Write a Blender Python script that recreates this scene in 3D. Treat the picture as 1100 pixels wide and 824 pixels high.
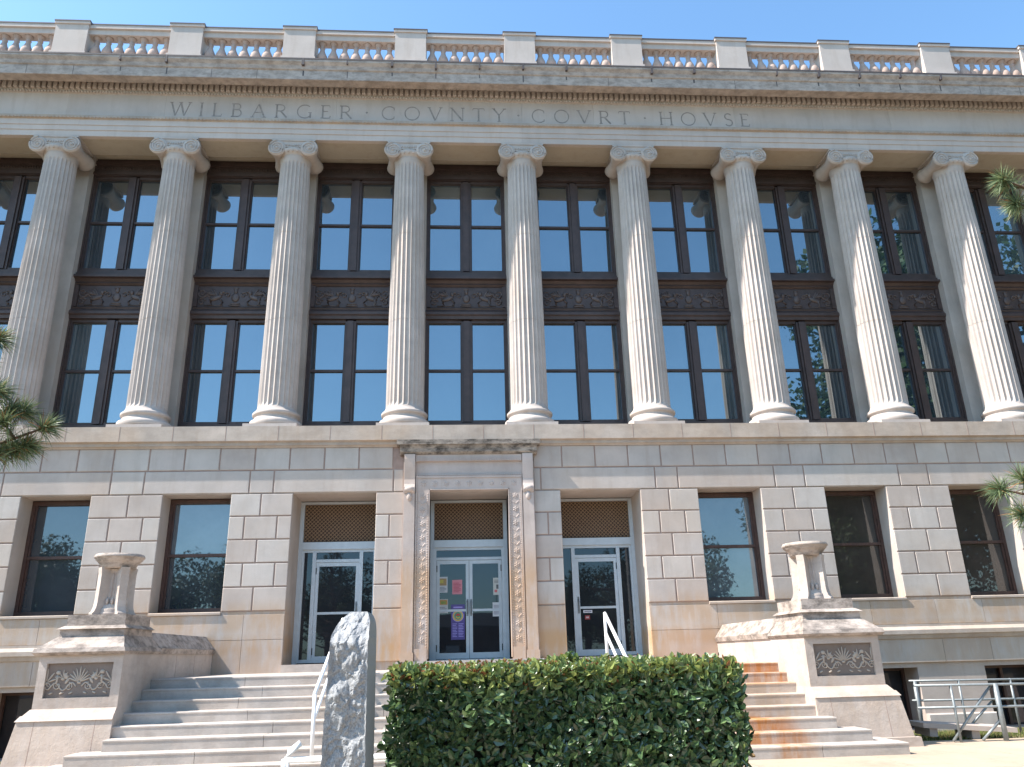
import bpy, bmesh, math, random
from mathutils import Vector, Matrix, noise
R = math.radians
random.seed(7)
for o in list(bpy.data.objects): bpy.data.objects.remove(o)
S = bpy.context.scene
COL = S.collection

# ------------------------------------------------------------------ camera
def set_camera():
    p, r, y = 0.3330576, -0.0261151, 0.0704418
    f = Vector((math.sin(y)*math.cos(p), math.cos(y)*math.cos(p), math.sin(p)))
    r0 = Vector((math.cos(y), -math.sin(y), 0)); u0 = r0.cross(f)
    rr = r0*math.cos(r) + u0*math.sin(r); uu = -r0*math.sin(r) + u0*math.cos(r)
    cd = bpy.data.cameras.new('camera'); co = bpy.data.objects.new('camera', cd); COL.objects.link(co)
    m = Matrix((rr, uu, -f)).transposed().to_4x4(); m.translation = Vector((0, 0, 1.64))
    co.matrix_world = m
    cd.sensor_width = 36; cd.lens = 845.38/1100*36; cd.clip_start = .05; cd.clip_end = 3000
    S.camera = co
set_camera()

# ------------------------------------------------------------------ light
SUN = Vector((.80, .165, -1.0)).normalized()          # travel direction of sunlight
EL = math.asin(-SUN.z)
w = bpy.data.worlds.new('World'); S.world = w; w.use_nodes = True
nt = w.node_tree; bg = nt.nodes['Background']
sky = nt.nodes.new('ShaderNodeTexSky'); sky.sky_type = 'NISHITA'; sky.sun_disc = False
sky.sun_elevation = EL
# direction towards the sun = -SUN ; sky rotation 0 = +Y, positive turns clockwise (towards +X)
sky.sun_rotation = math.atan2(-SUN.x, -SUN.y)
sky.altitude = 300; sky.air_density = 1.0; sky.dust_density = 1.0; sky.ozone_density = 1.0
tn = nt.nodes.new('ShaderNodeMix'); tn.data_type = 'RGBA'; tn.blend_type = 'MULTIPLY'; tn.inputs['Factor'].default_value = 1
tn.inputs['B'].default_value = (.76, .98, 1.04, 1)      # the camera's cool white balance
nt.links.new(sky.outputs[0], tn.inputs['A']); nt.links.new(tn.outputs['Result'], bg.inputs[0]); bg.inputs[1].default_value = .15
sd = bpy.data.lights.new('sun', 'SUN'); sd.energy = 4.6; sd.angle = R(.5); sd.color = (1, .935, .86)
so = bpy.data.objects.new('sun', sd); COL.objects.link(so)
so.rotation_euler = SUN.to_track_quat('-Z', 'Y').to_euler(); so.location = (-30, -20, 40)
S.view_settings.view_transform = 'Standard'; S.view_settings.look = 'None'
S.view_settings.exposure = 1.27; S.view_settings.gamma = 1

# ------------------------------------------------------------------ materials
def newmat(name):
    m = bpy.data.materials.new(name); m.use_nodes = True
    return m, m.node_tree.nodes, m.node_tree.links, m.node_tree.nodes['Principled BSDF']
def noise_n(N, L, vec, scale, detail=5, rough=.6):
    n = N.new('ShaderNodeTexNoise'); n.inputs['Scale'].default_value = scale
    n.inputs['Detail'].default_value = detail; n.inputs['Roughness'].default_value = rough
    L.new(vec, n.inputs['Vector']); return n.outputs['Fac']
def ramp(N, L, fac, a, b):
    n = N.new('ShaderNodeMapRange'); n.inputs['From Min'].default_value = a; n.inputs['From Max'].default_value = b
    n.clamp = True; L.new(fac, n.inputs['Value']); return n.outputs[0]
def math_n(N, L, op, a, b=None):
    n = N.new('ShaderNodeMath'); n.operation = op
    for i, v in enumerate((a, b)):
        if v is None: continue
        if isinstance(v, (int, float)): n.inputs[i].default_value = v
        else: L.new(v, n.inputs[i])
    return n.outputs[0]
def mix(N, L, fac, a, b, mode='MIX'):
    n = N.new('ShaderNodeMix'); n.data_type = 'RGBA'; n.blend_type = mode
    for s, v in ((n.inputs['Factor'], fac), (n.inputs['A'], a), (n.inputs['B'], b)):
        if isinstance(v, (int, float)): s.default_value = v
        elif isinstance(v, tuple): s.default_value = (*v, 1)
        else: L.new(v, s)
    return n.outputs['Result']
def mapped(N, L, vec, sc):
    n = N.new('ShaderNodeMapping'); n.inputs['Scale'].default_value = sc; L.new(vec, n.inputs['Vector']); return n.outputs[0]

def stone(name, col, var=.14, bump=.25, rust=None, grime=0, rough=.85, grain=60, warm=.35):
    """limestone; rust = list of (zmin,zmax,xmin,xmax,strength) stains in world space"""
    m, N, L, P = newmat(name)
    g = N.new('ShaderNodeNewGeometry').outputs['Position']
    base = tuple(col)
    n1 = noise_n(N, L, g, 1.3, 6)
    c = mix(N, L, ramp(N, L, n1, .3, .72), tuple(x*(1-var) for x in base), tuple(min(.85, x*(1+var)) for x in base))
    n2 = noise_n(N, L, mapped(N, L, g, (3.5, 3.5, .55)), 1.6, 6)          # vertical streaks
    c = mix(N, L, math_n(N, L, 'MULTIPLY', ramp(N, L, n2, .5, .75), .38), c, (base[0]*.72, base[1]*.66, base[2]*.6))
    n2b = noise_n(N, L, g, .55, 4)
    c = mix(N, L, math_n(N, L, 'MULTIPLY', ramp(N, L, n2b, .45, .7), warm), c, (base[0]*1.02, base[1]*.86, base[2]*.7))
    n3 = noise_n(N, L, g, grain, 4, .7)
    c = mix(N, L, math_n(N, L, 'MULTIPLY', ramp(N, L, n3, .3, .7), .13), c, (base[0]*.55, base[1]*.5, base[2]*.48))
    if rust:
        sep = N.new('ShaderNodeSeparateXYZ'); L.new(g, sep.inputs[0])
        nr = noise_n(N, L, mapped(N, L, g, (2.2, 2.2, .8)), 1.4, 5)
        nr2 = noise_n(N, L, mapped(N, L, g, (9, 9, 1.2)), 1.5, 5)
        nr = math_n(N, L, 'ADD', math_n(N, L, 'MULTIPLY', nr, .65), math_n(N, L, 'MULTIPLY', nr2, .35))
        for (z0, z1, x0, x1, k, e) in rust:
            t = ramp(N, L, sep.outputs[2], z0-e, z0+e*.3)
            t = math_n(N, L, 'MULTIPLY', t, ramp(N, L, sep.outputs[2], z1+e, z1-e*.3))
            t = math_n(N, L, 'MULTIPLY', t, ramp(N, L, sep.outputs[0], x0-.12, x0+.12))
            t = math_n(N, L, 'MULTIPLY', t, ramp(N, L, sep.outputs[0], x1+.2, x1-.2))
            t = math_n(N, L, 'MULTIPLY', math_n(N, L, 'MULTIPLY', t, ramp(N, L, nr, .36, .54)), k)
            c = mix(N, L, t, c, (.42, .165, .035) if k > .6 else (.42, .24, .1))
    if grime:
        n4 = noise_n(N, L, mapped(N, L, g, (2.5, 2.5, 5)), 1.5, 7, .7)
        c = mix(N, L, math_n(N, L, 'MULTIPLY', ramp(N, L, n4, .42, .62), grime), c, (.05, .042, .036))
    L.new(c, P.inputs['Base Color']); P.inputs['Roughness'].default_value = rough
    P.inputs['Specular IOR Level'].default_value = .3
    b = N.new('ShaderNodeBump'); b.inputs['Strength'].default_value = bump; b.inputs['Distance'].default_value = .012
    hb = math_n(N, L, 'ADD', noise_n(N, L, g, 14, 6, .7), math_n(N, L, 'MULTIPLY', n3, .3))
    L.new(hb, b.inputs['Height']); L.new(b.outputs[0], P.inputs['Normal'])
    return m
def plain(name, col, rough=.6, metal=0, var=.12, scale=6, bump=0, spec=.5):
    m, N, L, P = newmat(name)
    g = N.new('ShaderNodeNewGeometry').outputs['Position']
    n1 = noise_n(N, L, g, scale, 6)
    c = mix(N, L, ramp(N, L, n1, .3, .7), tuple(x*(1-var) for x in col), tuple(x*(1+var) for x in col))
    L.new(c, P.inputs['Base Color']); P.inputs['Roughness'].default_value = rough; P.inputs['Metallic'].default_value = metal
    P.inputs['Specular IOR Level'].default_value = spec
    if bump:
        b = N.new('ShaderNodeBump'); b.inputs['Strength'].default_value = bump; b.inputs['Distance'].default_value = .01
        L.new(noise_n(N, L, g, scale*6, 5), b.inputs['Height']); L.new(b.outputs[0], P.inputs['Normal'])
    return m
def glass(name, inner, tint, fac, wav=.006):
    """window glass over a dark or curtained room: a body colour under a mirror coat"""
    m, N, L, P = newmat(name)
    g = N.new('ShaderNodeNewGeometry').outputs['Position']
    n1 = noise_n(N, L, g, .9, 4)
    c = mix(N, L, ramp(N, L, n1, .35, .65), tuple(x*.75 for x in inner), tuple(x*1.25 for x in inner))
    L.new(c, P.inputs['Base Color']); P.inputs['Roughness'].default_value = .4; P.inputs['Specular IOR Level'].default_value = .1
    gl = N.new('ShaderNodeBsdfGlossy'); gl.inputs['Color'].default_value = (*tint, 1); gl.inputs['Roughness'].default_value = .015
    b = N.new('ShaderNodeBump'); b.inputs['Strength'].default_value = .25; b.inputs['Distance'].default_value = wav
    L.new(noise_n(N, L, g, 1.1, 2, .4), b.inputs['Height']); L.new(b.outputs[0], gl.inputs['Normal'])
    fr = N.new('ShaderNodeFresnel'); fr.inputs['IOR'].default_value = 1.45
    f = math_n(N, L, 'ADD', math_n(N, L, 'MULTIPLY', fr.outputs[0], 1.0), fac)
    ms = N.new('ShaderNodeMixShader'); L.new(f, ms.inputs[0]); L.new(P.outputs[0], ms.inputs[1]); L.new(gl.outputs[0], ms.inputs[2])
    L.new(ms.outputs[0], N['Material Output'].inputs['Surface'])
    return m
def leafmat(name, col, rough=.4, spec=.5, trans=.25, var=.35):
    m, N, L, P = newmat(name)
    g = N.new('ShaderNodeNewGeometry')
    n1 = g.outputs['Random Per Island']
    c = mix(N, L, n1, tuple(x*(1-var) for x in col), tuple(x*(1+var) for x in col))
    L.new(c, P.inputs['Base Color']); P.inputs['Roughness'].default_value = rough; P.inputs['Specular IOR Level'].default_value = spec
    if trans:
        t = N.new('ShaderNodeBsdfTranslucent'); L.new(c, t.inputs[0])
        ms = N.new('ShaderNodeMixShader'); ms.inputs[0].default_value = trans
        L.new(P.outputs[0], ms.inputs[1]); L.new(t.outputs[0], ms.inputs[2]); L.new(ms.outputs[0], N['Material Output'].inputs['Surface'])
    return m

LS = (.465, .41, .37)
WALLRUST = [(2.25, 2.66, -30, 30, .45, .25), (1.4, 2.1, -3.6, 4.2, .55, .3), (1.85, 2.1, -30, 30, .4, .1), (1.3, 1.9, -30, 30, .3, .3)]
M = {}
M['stoneA'] = stone('limestone', LS, rust=WALLRUST)
M['stoneB'] = stone('limestone_pale', (.49, .44, .398), rust=WALLRUST)
M['stoneC'] = stone('limestone_warm', (.455, .39, .345), rust=WALLRUST)
M['joint'] = plain('mortar_joint', (.33, .235, .195), .95)
M['column'] = stone('column_limestone', (.49, .43, .39), var=.12, bump=.15, grime=.07, warm=.2)
M['entab'] = stone('entablature_limestone', (.5, .435, .395), var=.1, bump=.15, warm=.15)
M['entabB'] = stone('entablature_limestone_pale', (.54, .47, .425), var=.08, bump=.15, warm=.1)
M['cornice'] = stone('cornice_weathered', (.48, .41, .365), grime=.4)
M['soffit'] = stone('soffit_limestone', (.44, .385, .31), var=.06)
M['hood'] = stone('hood_grimy', (.33, .28, .235), grime=.93, var=.25)
M['ledge'] = stone('ledge_stone', (.46, .385, .325), var=.2, grime=.12, warm=.6)
M['cheek'] = stone('cheek_limestone', (.49, .425, .38), var=.2, bump=.6, grime=.12, rust=[(.3, 1.2, -8, 8, .15, .4)])
M['cheekcap'] = stone('cheek_cap_weathered', (.44, .375, .33), var=.25, bump=.7, grime=.65)
M['baluster'] = stone('baluster_stone', (.47, .36, .31), grime=.15)
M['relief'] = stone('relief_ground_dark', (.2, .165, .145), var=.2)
M['reliefhi'] = stone('relief_figure', (.42, .37, .32), var=.2)
M['carve'] = stone('carved_limestone', (.48, .405, .365), var=.18, warm=.5, rust=[(1.5, 3.4, -3, 3, .5, .5)])
M['step'] = stone('step_limestone', (.46, .41, .37), var=.18, bump=.3, warm=.3, grime=.16, rust=[
    (1.13, 1.42, 4.1, 5.4, .9, .03), (.54, .69, 3.6, 4.75, .9, .02), (.39, .53, 3.9, 4.9, .85, .02), (.22, .38, 4.3, 4.75, .8, .02), (.69, 1.12, 3.9, 5.2, .35, .05)])
M['bronze'] = plain('bronze_frame', (.078, .052, .046), .5, .2, .2, 5)
M['bronzehi'] = plain('bronze_relief', (.12, .088, .078), .5, .2, .25, 9)
M['alu'] = plain('aluminium_frame', (.5, .53, .55), .42, .25, .06, 8)
M['woodframe'] = plain('brown_window_frame', (.07, .035, .026), .5, 0, .25, 9)
M['gl_up'] = glass('upper_glass', (.03, .045, .06), (.78, .9, .95), .28)
M['gl_up_b'] = glass('upper_glass_blind', (.06, .085, .1), (.78, .9, .95), .27)
M['gl_gr'] = glass('ground_glass', (.03, .037, .045), (.8, .88, .95), .09)
M['gl_grb'] = glass('ground_glass_curtained', (.09, .11, .125), (.8, .88, .95), .12)
M['gl_grd'] = glass('ground_glass_dark', (.05, .042, .036), (.8, .8, .8), .05)
M['gl_door'] = glass('door_glass', (.012, .014, .018), (.7, .82, .95), .02)
M['gl_base'] = glass('basement_glass', (.02, .02, .022), (.6, .6, .7), .04)
M['grille'] = plain('grille_brass_mesh', (.3, .185, .1), .6, .1, .2, 20)
M['grilleback'] = plain('grille_back', (.07, .042, .03), .8)
M['dark'] = plain('dark_void', (.015, .014, .014), .9)
M['white'] = plain('white_rail_paint', (.8, .8, .8), .4, 0, .03)
M['galv'] = plain('galvanised_pipe', (.21, .23, .235), .45, .3, .15, 15)
M['letter'] = plain('letter_stain_and_cut_shade', (.28, .245, .225), .9, 0, .25, 10)  # letters are flat, not cut: dark tone carries stain and the cut's shade
M['roof'] = plain('lead_flashing', (.085, .07, .07), .7)

# ------------------------------------------------------------------ mesh helpers
class MB:
    def __init__(s): s.v = []; s.f = []; s.mi = []; s.sm = []; s.mats = []
    def m(s, mat):
        if mat not in s.mats: s.mats.append(mat)
        return s.mats.index(mat)
    def add(s, vs, fs, mat, smooth=False, T=None):
        k = len(s.v)
        if T is not None: vs = [T @ Vector(v) for v in vs]
        s.v += [tuple(v) for v in vs]; i = s.m(mat)
        for f in fs: s.f.append(tuple(k+a for a in f)); s.mi.append(i); s.sm.append(smooth)
        return s
    def box(s, x0, x1, y0, y1, z0, z1, mat, T=None):
        vs = [(x, y, z) for z in (z0, z1) for y in (y0, y1) for x in (x0, x1)]
        return s.add(vs, [(0,2,3,1),(4,5,7,6),(0,1,5,4),(2,6,7,3),(0,4,6,2),(1,3,7,5)], mat, False, T)
    def block(s, x0, x1, z0, z1, yf, mat, c=.012, d=.03):
        """rusticated block: chamfered front face at yf, sides back to yf+d"""
        vs = [(x0+c,yf,z0+c),(x1-c,yf,z0+c),(x1-c,yf,z1-c),(x0+c,yf,z1-c),
              (x0,yf+c,z0),(x1,yf+c,z0),(x1,yf+c,z1),(x0,yf+c,z1),
              (x0,yf+d,z0),(x1,yf+d,z0),(x1,yf+d,z1),(x0,yf+d,z1)]
        fs = [(0,1,2,3)]
        for a in (0, 4):
            for i in range(4):
                j = (i+1) % 4; fs.append((a+4+i, a+4+j, a+j, a+i))
        return s.add(vs, fs, mat)
    def frust(s, a, b, mat):
        """a,b = (x0,x1,y0,y1,z) lower and upper rectangles"""
        vs = [(x, y, a[4]) for y in a[2:4] for x in a[0:2]] + [(x, y, b[4]) for y in b[2:4] for x in b[0:2]]
        return s.add(vs, [(0,2,3,1),(4,5,7,6),(0,1,5,4),(2,6,7,3),(0,4,6,2),(1,3,7,5)], mat)
    def prof_x(s, prof, x0, x1, mat, n=1):
        """closed profile of (y,z) swept along x"""
        k = len(prof); vs = []
        for i in range(n+1):
            x = x0+(x1-x0)*i/n
            vs += [(x, y, z) for y, z in prof]
        fs = [(i*k+j, i*k+(j+1) % k, (i+1)*k+(j+1) % k, (i+1)*k+j) for i in range(n) for j in range(k)]
        fs += [tuple(range(k-1, -1, -1)), tuple(n*k+j for j in range(k))]
        return s.add(vs, fs, mat)
    def lathe(s, prof, mat, seg=32, c=(0,0,0), axis='z', smooth=True):
        vs = []; k = len(prof)
        for i in range(seg):
            a = 2*math.pi*i/seg
            for r, z in prof:
                p = (r*math.cos(a), r*math.sin(a), z)
                if axis == 'y': p = (p[0], z, p[1])
                vs.append((p[0]+c[0], p[1]+c[1], p[2]+c[2]))
        fs = [(i*k+j, ((i+1) % seg)*k+j, ((i+1) % seg)*k+j+1, i*k+j+1) for i in range(seg) for j in range(k-1)]
        fs += [tuple(i*k for i in range(seg-1, -1, -1)), tuple(i*k+k-1 for i in range(seg))]
        return s.add(vs, fs, mat, smooth)
    def tube(s, pts, r, mat, seg=8, smooth=True):
        pts = [Vector(p) for p in pts]; n = len(pts); vs = []
        rs = r if isinstance(r, (list, tuple)) else [r]*n
        for i, p in enumerate(pts):
            d = (pts[min(i+1, n-1)]-pts[max(i-1, 0)]).normalized()
            u = d.cross(Vector((0, 0, 1)) if abs(d.z) < .9 else Vector((1, 0, 0))).normalized(); q = d.cross(u)
            for k in range(seg):
                a = 2*math.pi*k/seg; vs.append(p+(u*math.cos(a)+q*math.sin(a))*rs[i])
        fs = [(i*seg+k, i*seg+(k+1) % seg, (i+1)*seg+(k+1) % seg, (i+1)*seg+k) for i in range(n-1) for k in range(seg)]
        fs += [tuple(range(seg-1, -1, -1)), tuple((n-1)*seg+k for k in range(seg))]
        return s.add(vs, fs, mat, smooth)
    def ell(s, c, r, mat, rot=0, seg=10, rings=6):
        """ellipsoid, rotated about y by rot"""
        vs = []; fs = []
        cr, sr = math.cos(rot), math.sin(rot)
        for i in range(1, rings):
            t = math.pi*i/rings
            for k in range(seg):
                a = 2*math.pi*k/seg
                x, y, z = r[0]*math.sin(t)*math.cos(a), r[1]*math.sin(t)*math.sin(a), r[2]*math.cos(t)
                vs.append((c[0]+x*cr+z*sr, c[1]+y, c[2]-x*sr+z*cr))
        for zz in (r[2], -r[2]): vs.append((c[0]+zz*sr, c[1], c[2]+zz*cr))
        for i in range(rings-2):
            for k in range(seg): fs.append((i*seg+k, i*seg+(k+1) % seg, (i+1)*seg+(k+1) % seg, (i+1)*seg+k))
        t0 = (rings-1)*seg
        for k in range(seg):
            fs.append((t0, (k+1) % seg, k)); fs.append((t0+1, (rings-2)*seg+k, (rings-2)*seg+(k+1) % seg))
        return s.add(vs, fs, mat, True)
    def mesh(s, name):
        me = bpy.data.meshes.new(name); me.from_pydata(s.v, [], s.f)
        for m in s.mats: me.materials.append(m)
        me.polygons.foreach_set('material_index', s.mi); me.polygons.foreach_set('use_smooth', s.sm)
        me.update(); return me
    def build(s, name, parent=None, fix=True):
        me = s.mesh(name)
        if fix:
            b = bmesh.new(); b.from_mesh(me); bmesh.ops.recalc_face_normals(b, faces=b.faces); b.to_mesh(me); b.free()
        return link(name, me, parent)
def link(name, me, parent=None, loc=None):
    o = bpy.data.objects.new(name, me); COL.objects.link(o)
    if parent: o.parent = parent
    if loc: o.location = loc
    return o
def tag(o, label=None, cat=None, group=None, kind=None):
    if label: o['label'] = label
    if cat: o['category'] = cat
    if group: o['group'] = group
    if kind: o['kind'] = kind
    return o
def empty(name, loc, label, cat, group=None):
    o = bpy.data.objects.new(name, None); COL.objects.link(o); o.location = loc
    return tag(o, label, cat, group)
# children of an empty at loc use world coordinates minus loc: the courthouse root stands at the origin
C = .2                     # facade axis
WY = 17.0                  # ashlar face
GZ = .23                   # plaza level

# ------------------------------------------------------------------ ground
def ground():
    m, N, L, P = newmat('concrete_paving')
    g = N.new('ShaderNodeNewGeometry').outputs['Position']
    c = mix(N, L, ramp(N, L, noise_n(N, L, g, .8, 6), .3, .7), (.37, .285, .205), (.46, .365, .275))
    c = mix(N, L, math_n(N, L, 'MULTIPLY', ramp(N, L, noise_n(N, L, g, 40, 4), .4, .8), .35), c, (.25, .2, .15))
    c = mix(N, L, math_n(N, L, 'MULTIPLY', ramp(N, L, noise_n(N, L, g, 2.3, 7, .7), .5, .68), .45), c, (.24, .185, .14))
    L.new(c, P.inputs['Base Color']); P.inputs['Roughness'].default_value = .9
    b = N.new('ShaderNodeBump'); b.inputs['Strength'].default_value = .3; b.inputs['Distance'].default_value = .01
    L.new(noise_n(N, L, g, 50, 5), b.inputs['Height']); L.new(b.outputs[0], P.inputs['Normal'])
    dirt = plain('earth_ground', (.16, .13, .08), .95, 0, .3, 2)
    asph = plain('asphalt', (.05, .05, .052), .9, 0, .2, 3)
    mb = MB(); mb.add([(-900, -900, GZ-.012), (900, -900, GZ-.012), (900, 13.0, GZ-.012), (-900, 13.0, GZ-.012), (900, 16.6, -.03), (-900, 16.6, -.03), (900, 900, -.03), (-900, 900, -.03)],
                      [(0,1,2,3), (3,2,4,5), (5,4,6,7)], dirt)
    tag(mb.build('ground'), kind='structure')
    mb = MB()
    for i in range(26):
        mb.box(-16+i*1.8, -16+(i+1)*1.8-.012, 7.3, 10.1, GZ-.1, GZ, m); mb.box(-16+i*1.8, -16+(i+1)*1.8-.012, 10.112, 12.95, GZ-.1, GZ, m)
    mb.box(-2.6, 3.0, -9, 7.3, GZ-.1, GZ-.0015, m)
    tag(mb.build('pavement'), kind='structure')
    mb = MB(); mb.box(-90, 90, -19, -9.5, GZ-.1, GZ-.008, asph); tag(mb.build('road'), kind='structure')
    # grass: short blades over the lawn strips
    gm = leafmat('grass_blade', (.10, .15, .035), .6, .3, .3)
    g2 = leafmat('dry_grass_blade', (.28, .24, .1), .6, .3, .3)
    mb = MB()
    def zat(y): return GZ if y < 13 else GZ-(y-13)/3.6*.25
    for i in range(26000):
        y = random.uniform(13.05, 16.8); x = random.uniform(6.6, 15)
        if random.random() < .25: x = random.uniform(-13, -6.7)
        h = random.uniform(.03, .09); a = random.uniform(0, 6.28); z = zat(y)-.012
        dx, dy = math.cos(a)*.006, math.sin(a)*.006; lx, ly = random.uniform(-.03, .03), random.uniform(-.03, .03)
        mb.add([(x-dx, y-dy, z), (x+dx, y+dy, z), (x+lx, y+ly, z+h)], [(0,1,2)], g2 if random.random() < .45 else gm)
    tag(mb.build('grass', fix=False), 'thin dry green grass between the paving and the basement wall', 'grass', kind='stuff')
ground()

# ------------------------------------------------------------------ courthouse
H = empty('courthouse', (0, 0, 0), 'pale limestone courthouse with tall fluted columns, bronze framed windows and roof balustrade', 'building')
XL, XR = C-17.6, C+17.6
WIN = [C+s*x for s in (-1, 1) for x in (5.785, 8.685, 11.585, 14.485)]; WIN.sort()
DOOR = [C-2.89, C+2.89]
RW = (M['stoneA'], M['stoneB'], M['stoneC'])
def walls():
    mb = MB(); J = M['joint']; A = M['stoneA']
    ops = sorted([(x-.715, x+.715, 2.63) for x in WIN]+[(x-.89, x+.89, 1.58) for x in DOOR]+[(C-.87, C+.87, 1.58)])
    # body between openings, z 1.58..5.07
    xs = XL
    for a, b, zb in ops+[(XR, XR, 0)]:
        mb.box(xs, a, WY+.03, 18.3, 1.3, 5.06, A); xs = b
        if zb > 2: mb.box(a, b, WY+.03, 18.3, 1.3, zb-.06, A)
    mb.box(XL, XR, WY+.03, 18.3, 5.06, 6.1, A)
    # joint backing, thin sheet seen between the blocks
    xs = XL
    for a, b, zb in ops+[(XR, XR, 0)]:
        mb.box(xs, a-.012 if a < XR else a, WY+.018, WY+.029, 2.63, 5.06, J); xs = b+.012
    mb.box(XL, XR, WY+.018, WY+.029, 5.08, 6.1, J)
    rows = [2.63, 3.115, 3.6, 4.085, 4.575, 5.06]
    g = .014
    rnd = random.Random(3)
    def blk(x0, x1, z0, z1): mb.block(x0+g*(abs(x0-round(x0, 5)) >= 0), x1-g, z0+g, z1-g, WY, rnd.choice(RW), .01, .029)
    # piers
    edges = [XL]+[e for o in ops for e in o[:2]]+[XR]
    for i in range(0, len(edges), 2):
        a, b = edges[i], edges[i+1]
        if b-a < .05: continue
        portal = False
        if abs(b-(C-.87)) < .02: b = C-1.42; portal = True
        if abs(a-(C+.87)) < .02: a = C+1.42; portal = True
        wd = b-a
        for k in range(5):
            z0, z1 = rows[k], rows[k+1]
            if wd < .8:
                js = [] if k % 2 == 0 else [.5]
            elif wd < 2:
                js = [.5+rnd.uniform(-.03, .03)] if k % 2 == 0 else [.27+rnd.uniform(-.03, .03), .75+rnd.uniform(-.04, .04)]
            else:
                n = int(wd/.7); js = [(q+(.5 if k % 2 else 0))/n for q in range(1, n)]
            js = [0]+js+[1]
            for q in range(len(js)-1): 
                x0 = a+wd*js[q]; x1 = a+wd*js[q+1]
                mb.block(x0+(g if q else 0), x1-(g if q < len(js)-2 else 0), z0+g, z1-g, WY, rnd.choice(RW), .01, .029)
        if wd < .8: mb.block(a, b, 1.6, 2.63-g, WY, RW[2], .008, .029)
    # plain dado band z 1.3..2.63 where no narrow pier
    for a, b in ((XL, C-3.78), (C+3.78, XR)):
        x = a; 
        while x < b-.01:
            x1 = min(b, x+rnd.choice((1.05, 1.45, 1.9)));  x1 = b if b-x1 < .5 else x1
            mb.block(x+.003, x1-.003, 2.075, 2.565, WY, rnd.choice(RW), .003, .029)
            mb.block(x+.003, x1-.003, 1.3, 2.069, WY+.001, rnd.choice(RW), .003, .029); x = x1
    # lintel course
    x = XL; cuts = [XL]
    for a, b, zb in ops:
        cuts += [a-.42, b+.36]
    cuts += [XR]; cuts = sorted(c for c in cuts if not (C-1.42 < c < C+1.42))
    for i in range(len(cuts)-1):
        a, b = cuts[i], cuts[i+1]
        if b-a < .25: continue
        if a < C < b:
            mb.block(a+g, C-1.43, 5.06+g, 5.565-g, WY, RW[0], .01, .029); mb.block(C+1.43, b-g, 5.06+g, 5.565-g, WY, RW[1], .01, .029); continue
        mb.block(a+g, b-g, 5.06+g, 5.565-g, WY, rnd.choice(RW), .01, .029)
    # top course
    x = XL+.3
    while x < XR:
        x1 = x+.745
        if not (C-1.43 < x+.3 and x1-.3 < C+1.43):
            a, b = x+g, x1-g
            if a < C-1.43 < b: b = C-1.43
            if a < C+1.43 < b: a = C+1.43
            mb.block(a, b, 5.565+g, 6.06, WY, rnd.choice(RW), .01, .029)
        x = x1
    mb.build('ashlar_wall', H)
    # basement wall, below the moulding
    mb = MB(); xs = XL; bops = [(x-.715, x+.715) for x in WIN if abs(x-C) > 7]
    for a, b in bops+[(XR, XR)]:
        mb.box(xs, a, WY+.05, 18.3, -.3, 1.3, M['stoneC'])
        # plinth pieces
        mb.block(xs, a, -.1, .3, WY-.06, M['stoneB'], .02, .11)
        xs = b
    for a, b in bops: mb.box(a, b, WY+.05, 18.3, 1.2, 1.3, M['stoneC'])
    for a, b in bops: mb.box(a, b, WY+.2, 18.3, -.3, -.02, M['stoneC'])
    mb.build('basement_wall', H)
    for a, b in ((XL, C-5.99), (C+5.99, XR)):
        mb = MB(); mb.prof_x([(WY+.05, 1.74), (WY-.03, 1.78), (WY-.06, 1.84), (WY-.09, 1.87), (WY-.09, 1.95), (WY-.02, 2.02), (WY-.02, 2.07), (WY+.05, 2.07)], a, b, M['ledge'])
        mb.build('water_table_moulding', H)
    for a, b in bops:
        mb = MB(); gf = (a+b)/2
        for x0, x1, z0, z1 in ((a, b, 1.13, 1.2), (a, a+.06, 0, 1.13), (b-.06, b, 0, 1.13), (gf-.03, gf+.03, 0, 1.13)): mb.box(x0, x1, 17.6, 17.66, z0, z1, M['woodframe'])
        f = mb.build('basement_window', H)
        mb = MB(); mb.box(a, b, 17.68, 17.7, -.02, 1.2, M['gl_base']); mb.build('pane', f)
    # ledge under the columns
    mb = MB(); mb.prof_x([(WY+.3, 6.06), (WY-.02, 6.06), (WY-.04, 6.1), (WY-.07, 6.1), (WY-.07, 6.17), (16.86, 6.19), (16.86, 6.52), (18.45, 6.52), (18.45, 6.2)], XL-.1, XR+.1, M['ledge'])
    x = XL
    while x < XR: mb.box(x, x+.012, 16.857, 16.87, 6.2, 6.518, M['joint']); x += 1.12
    mb.build('ledge', H)
walls()

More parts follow.
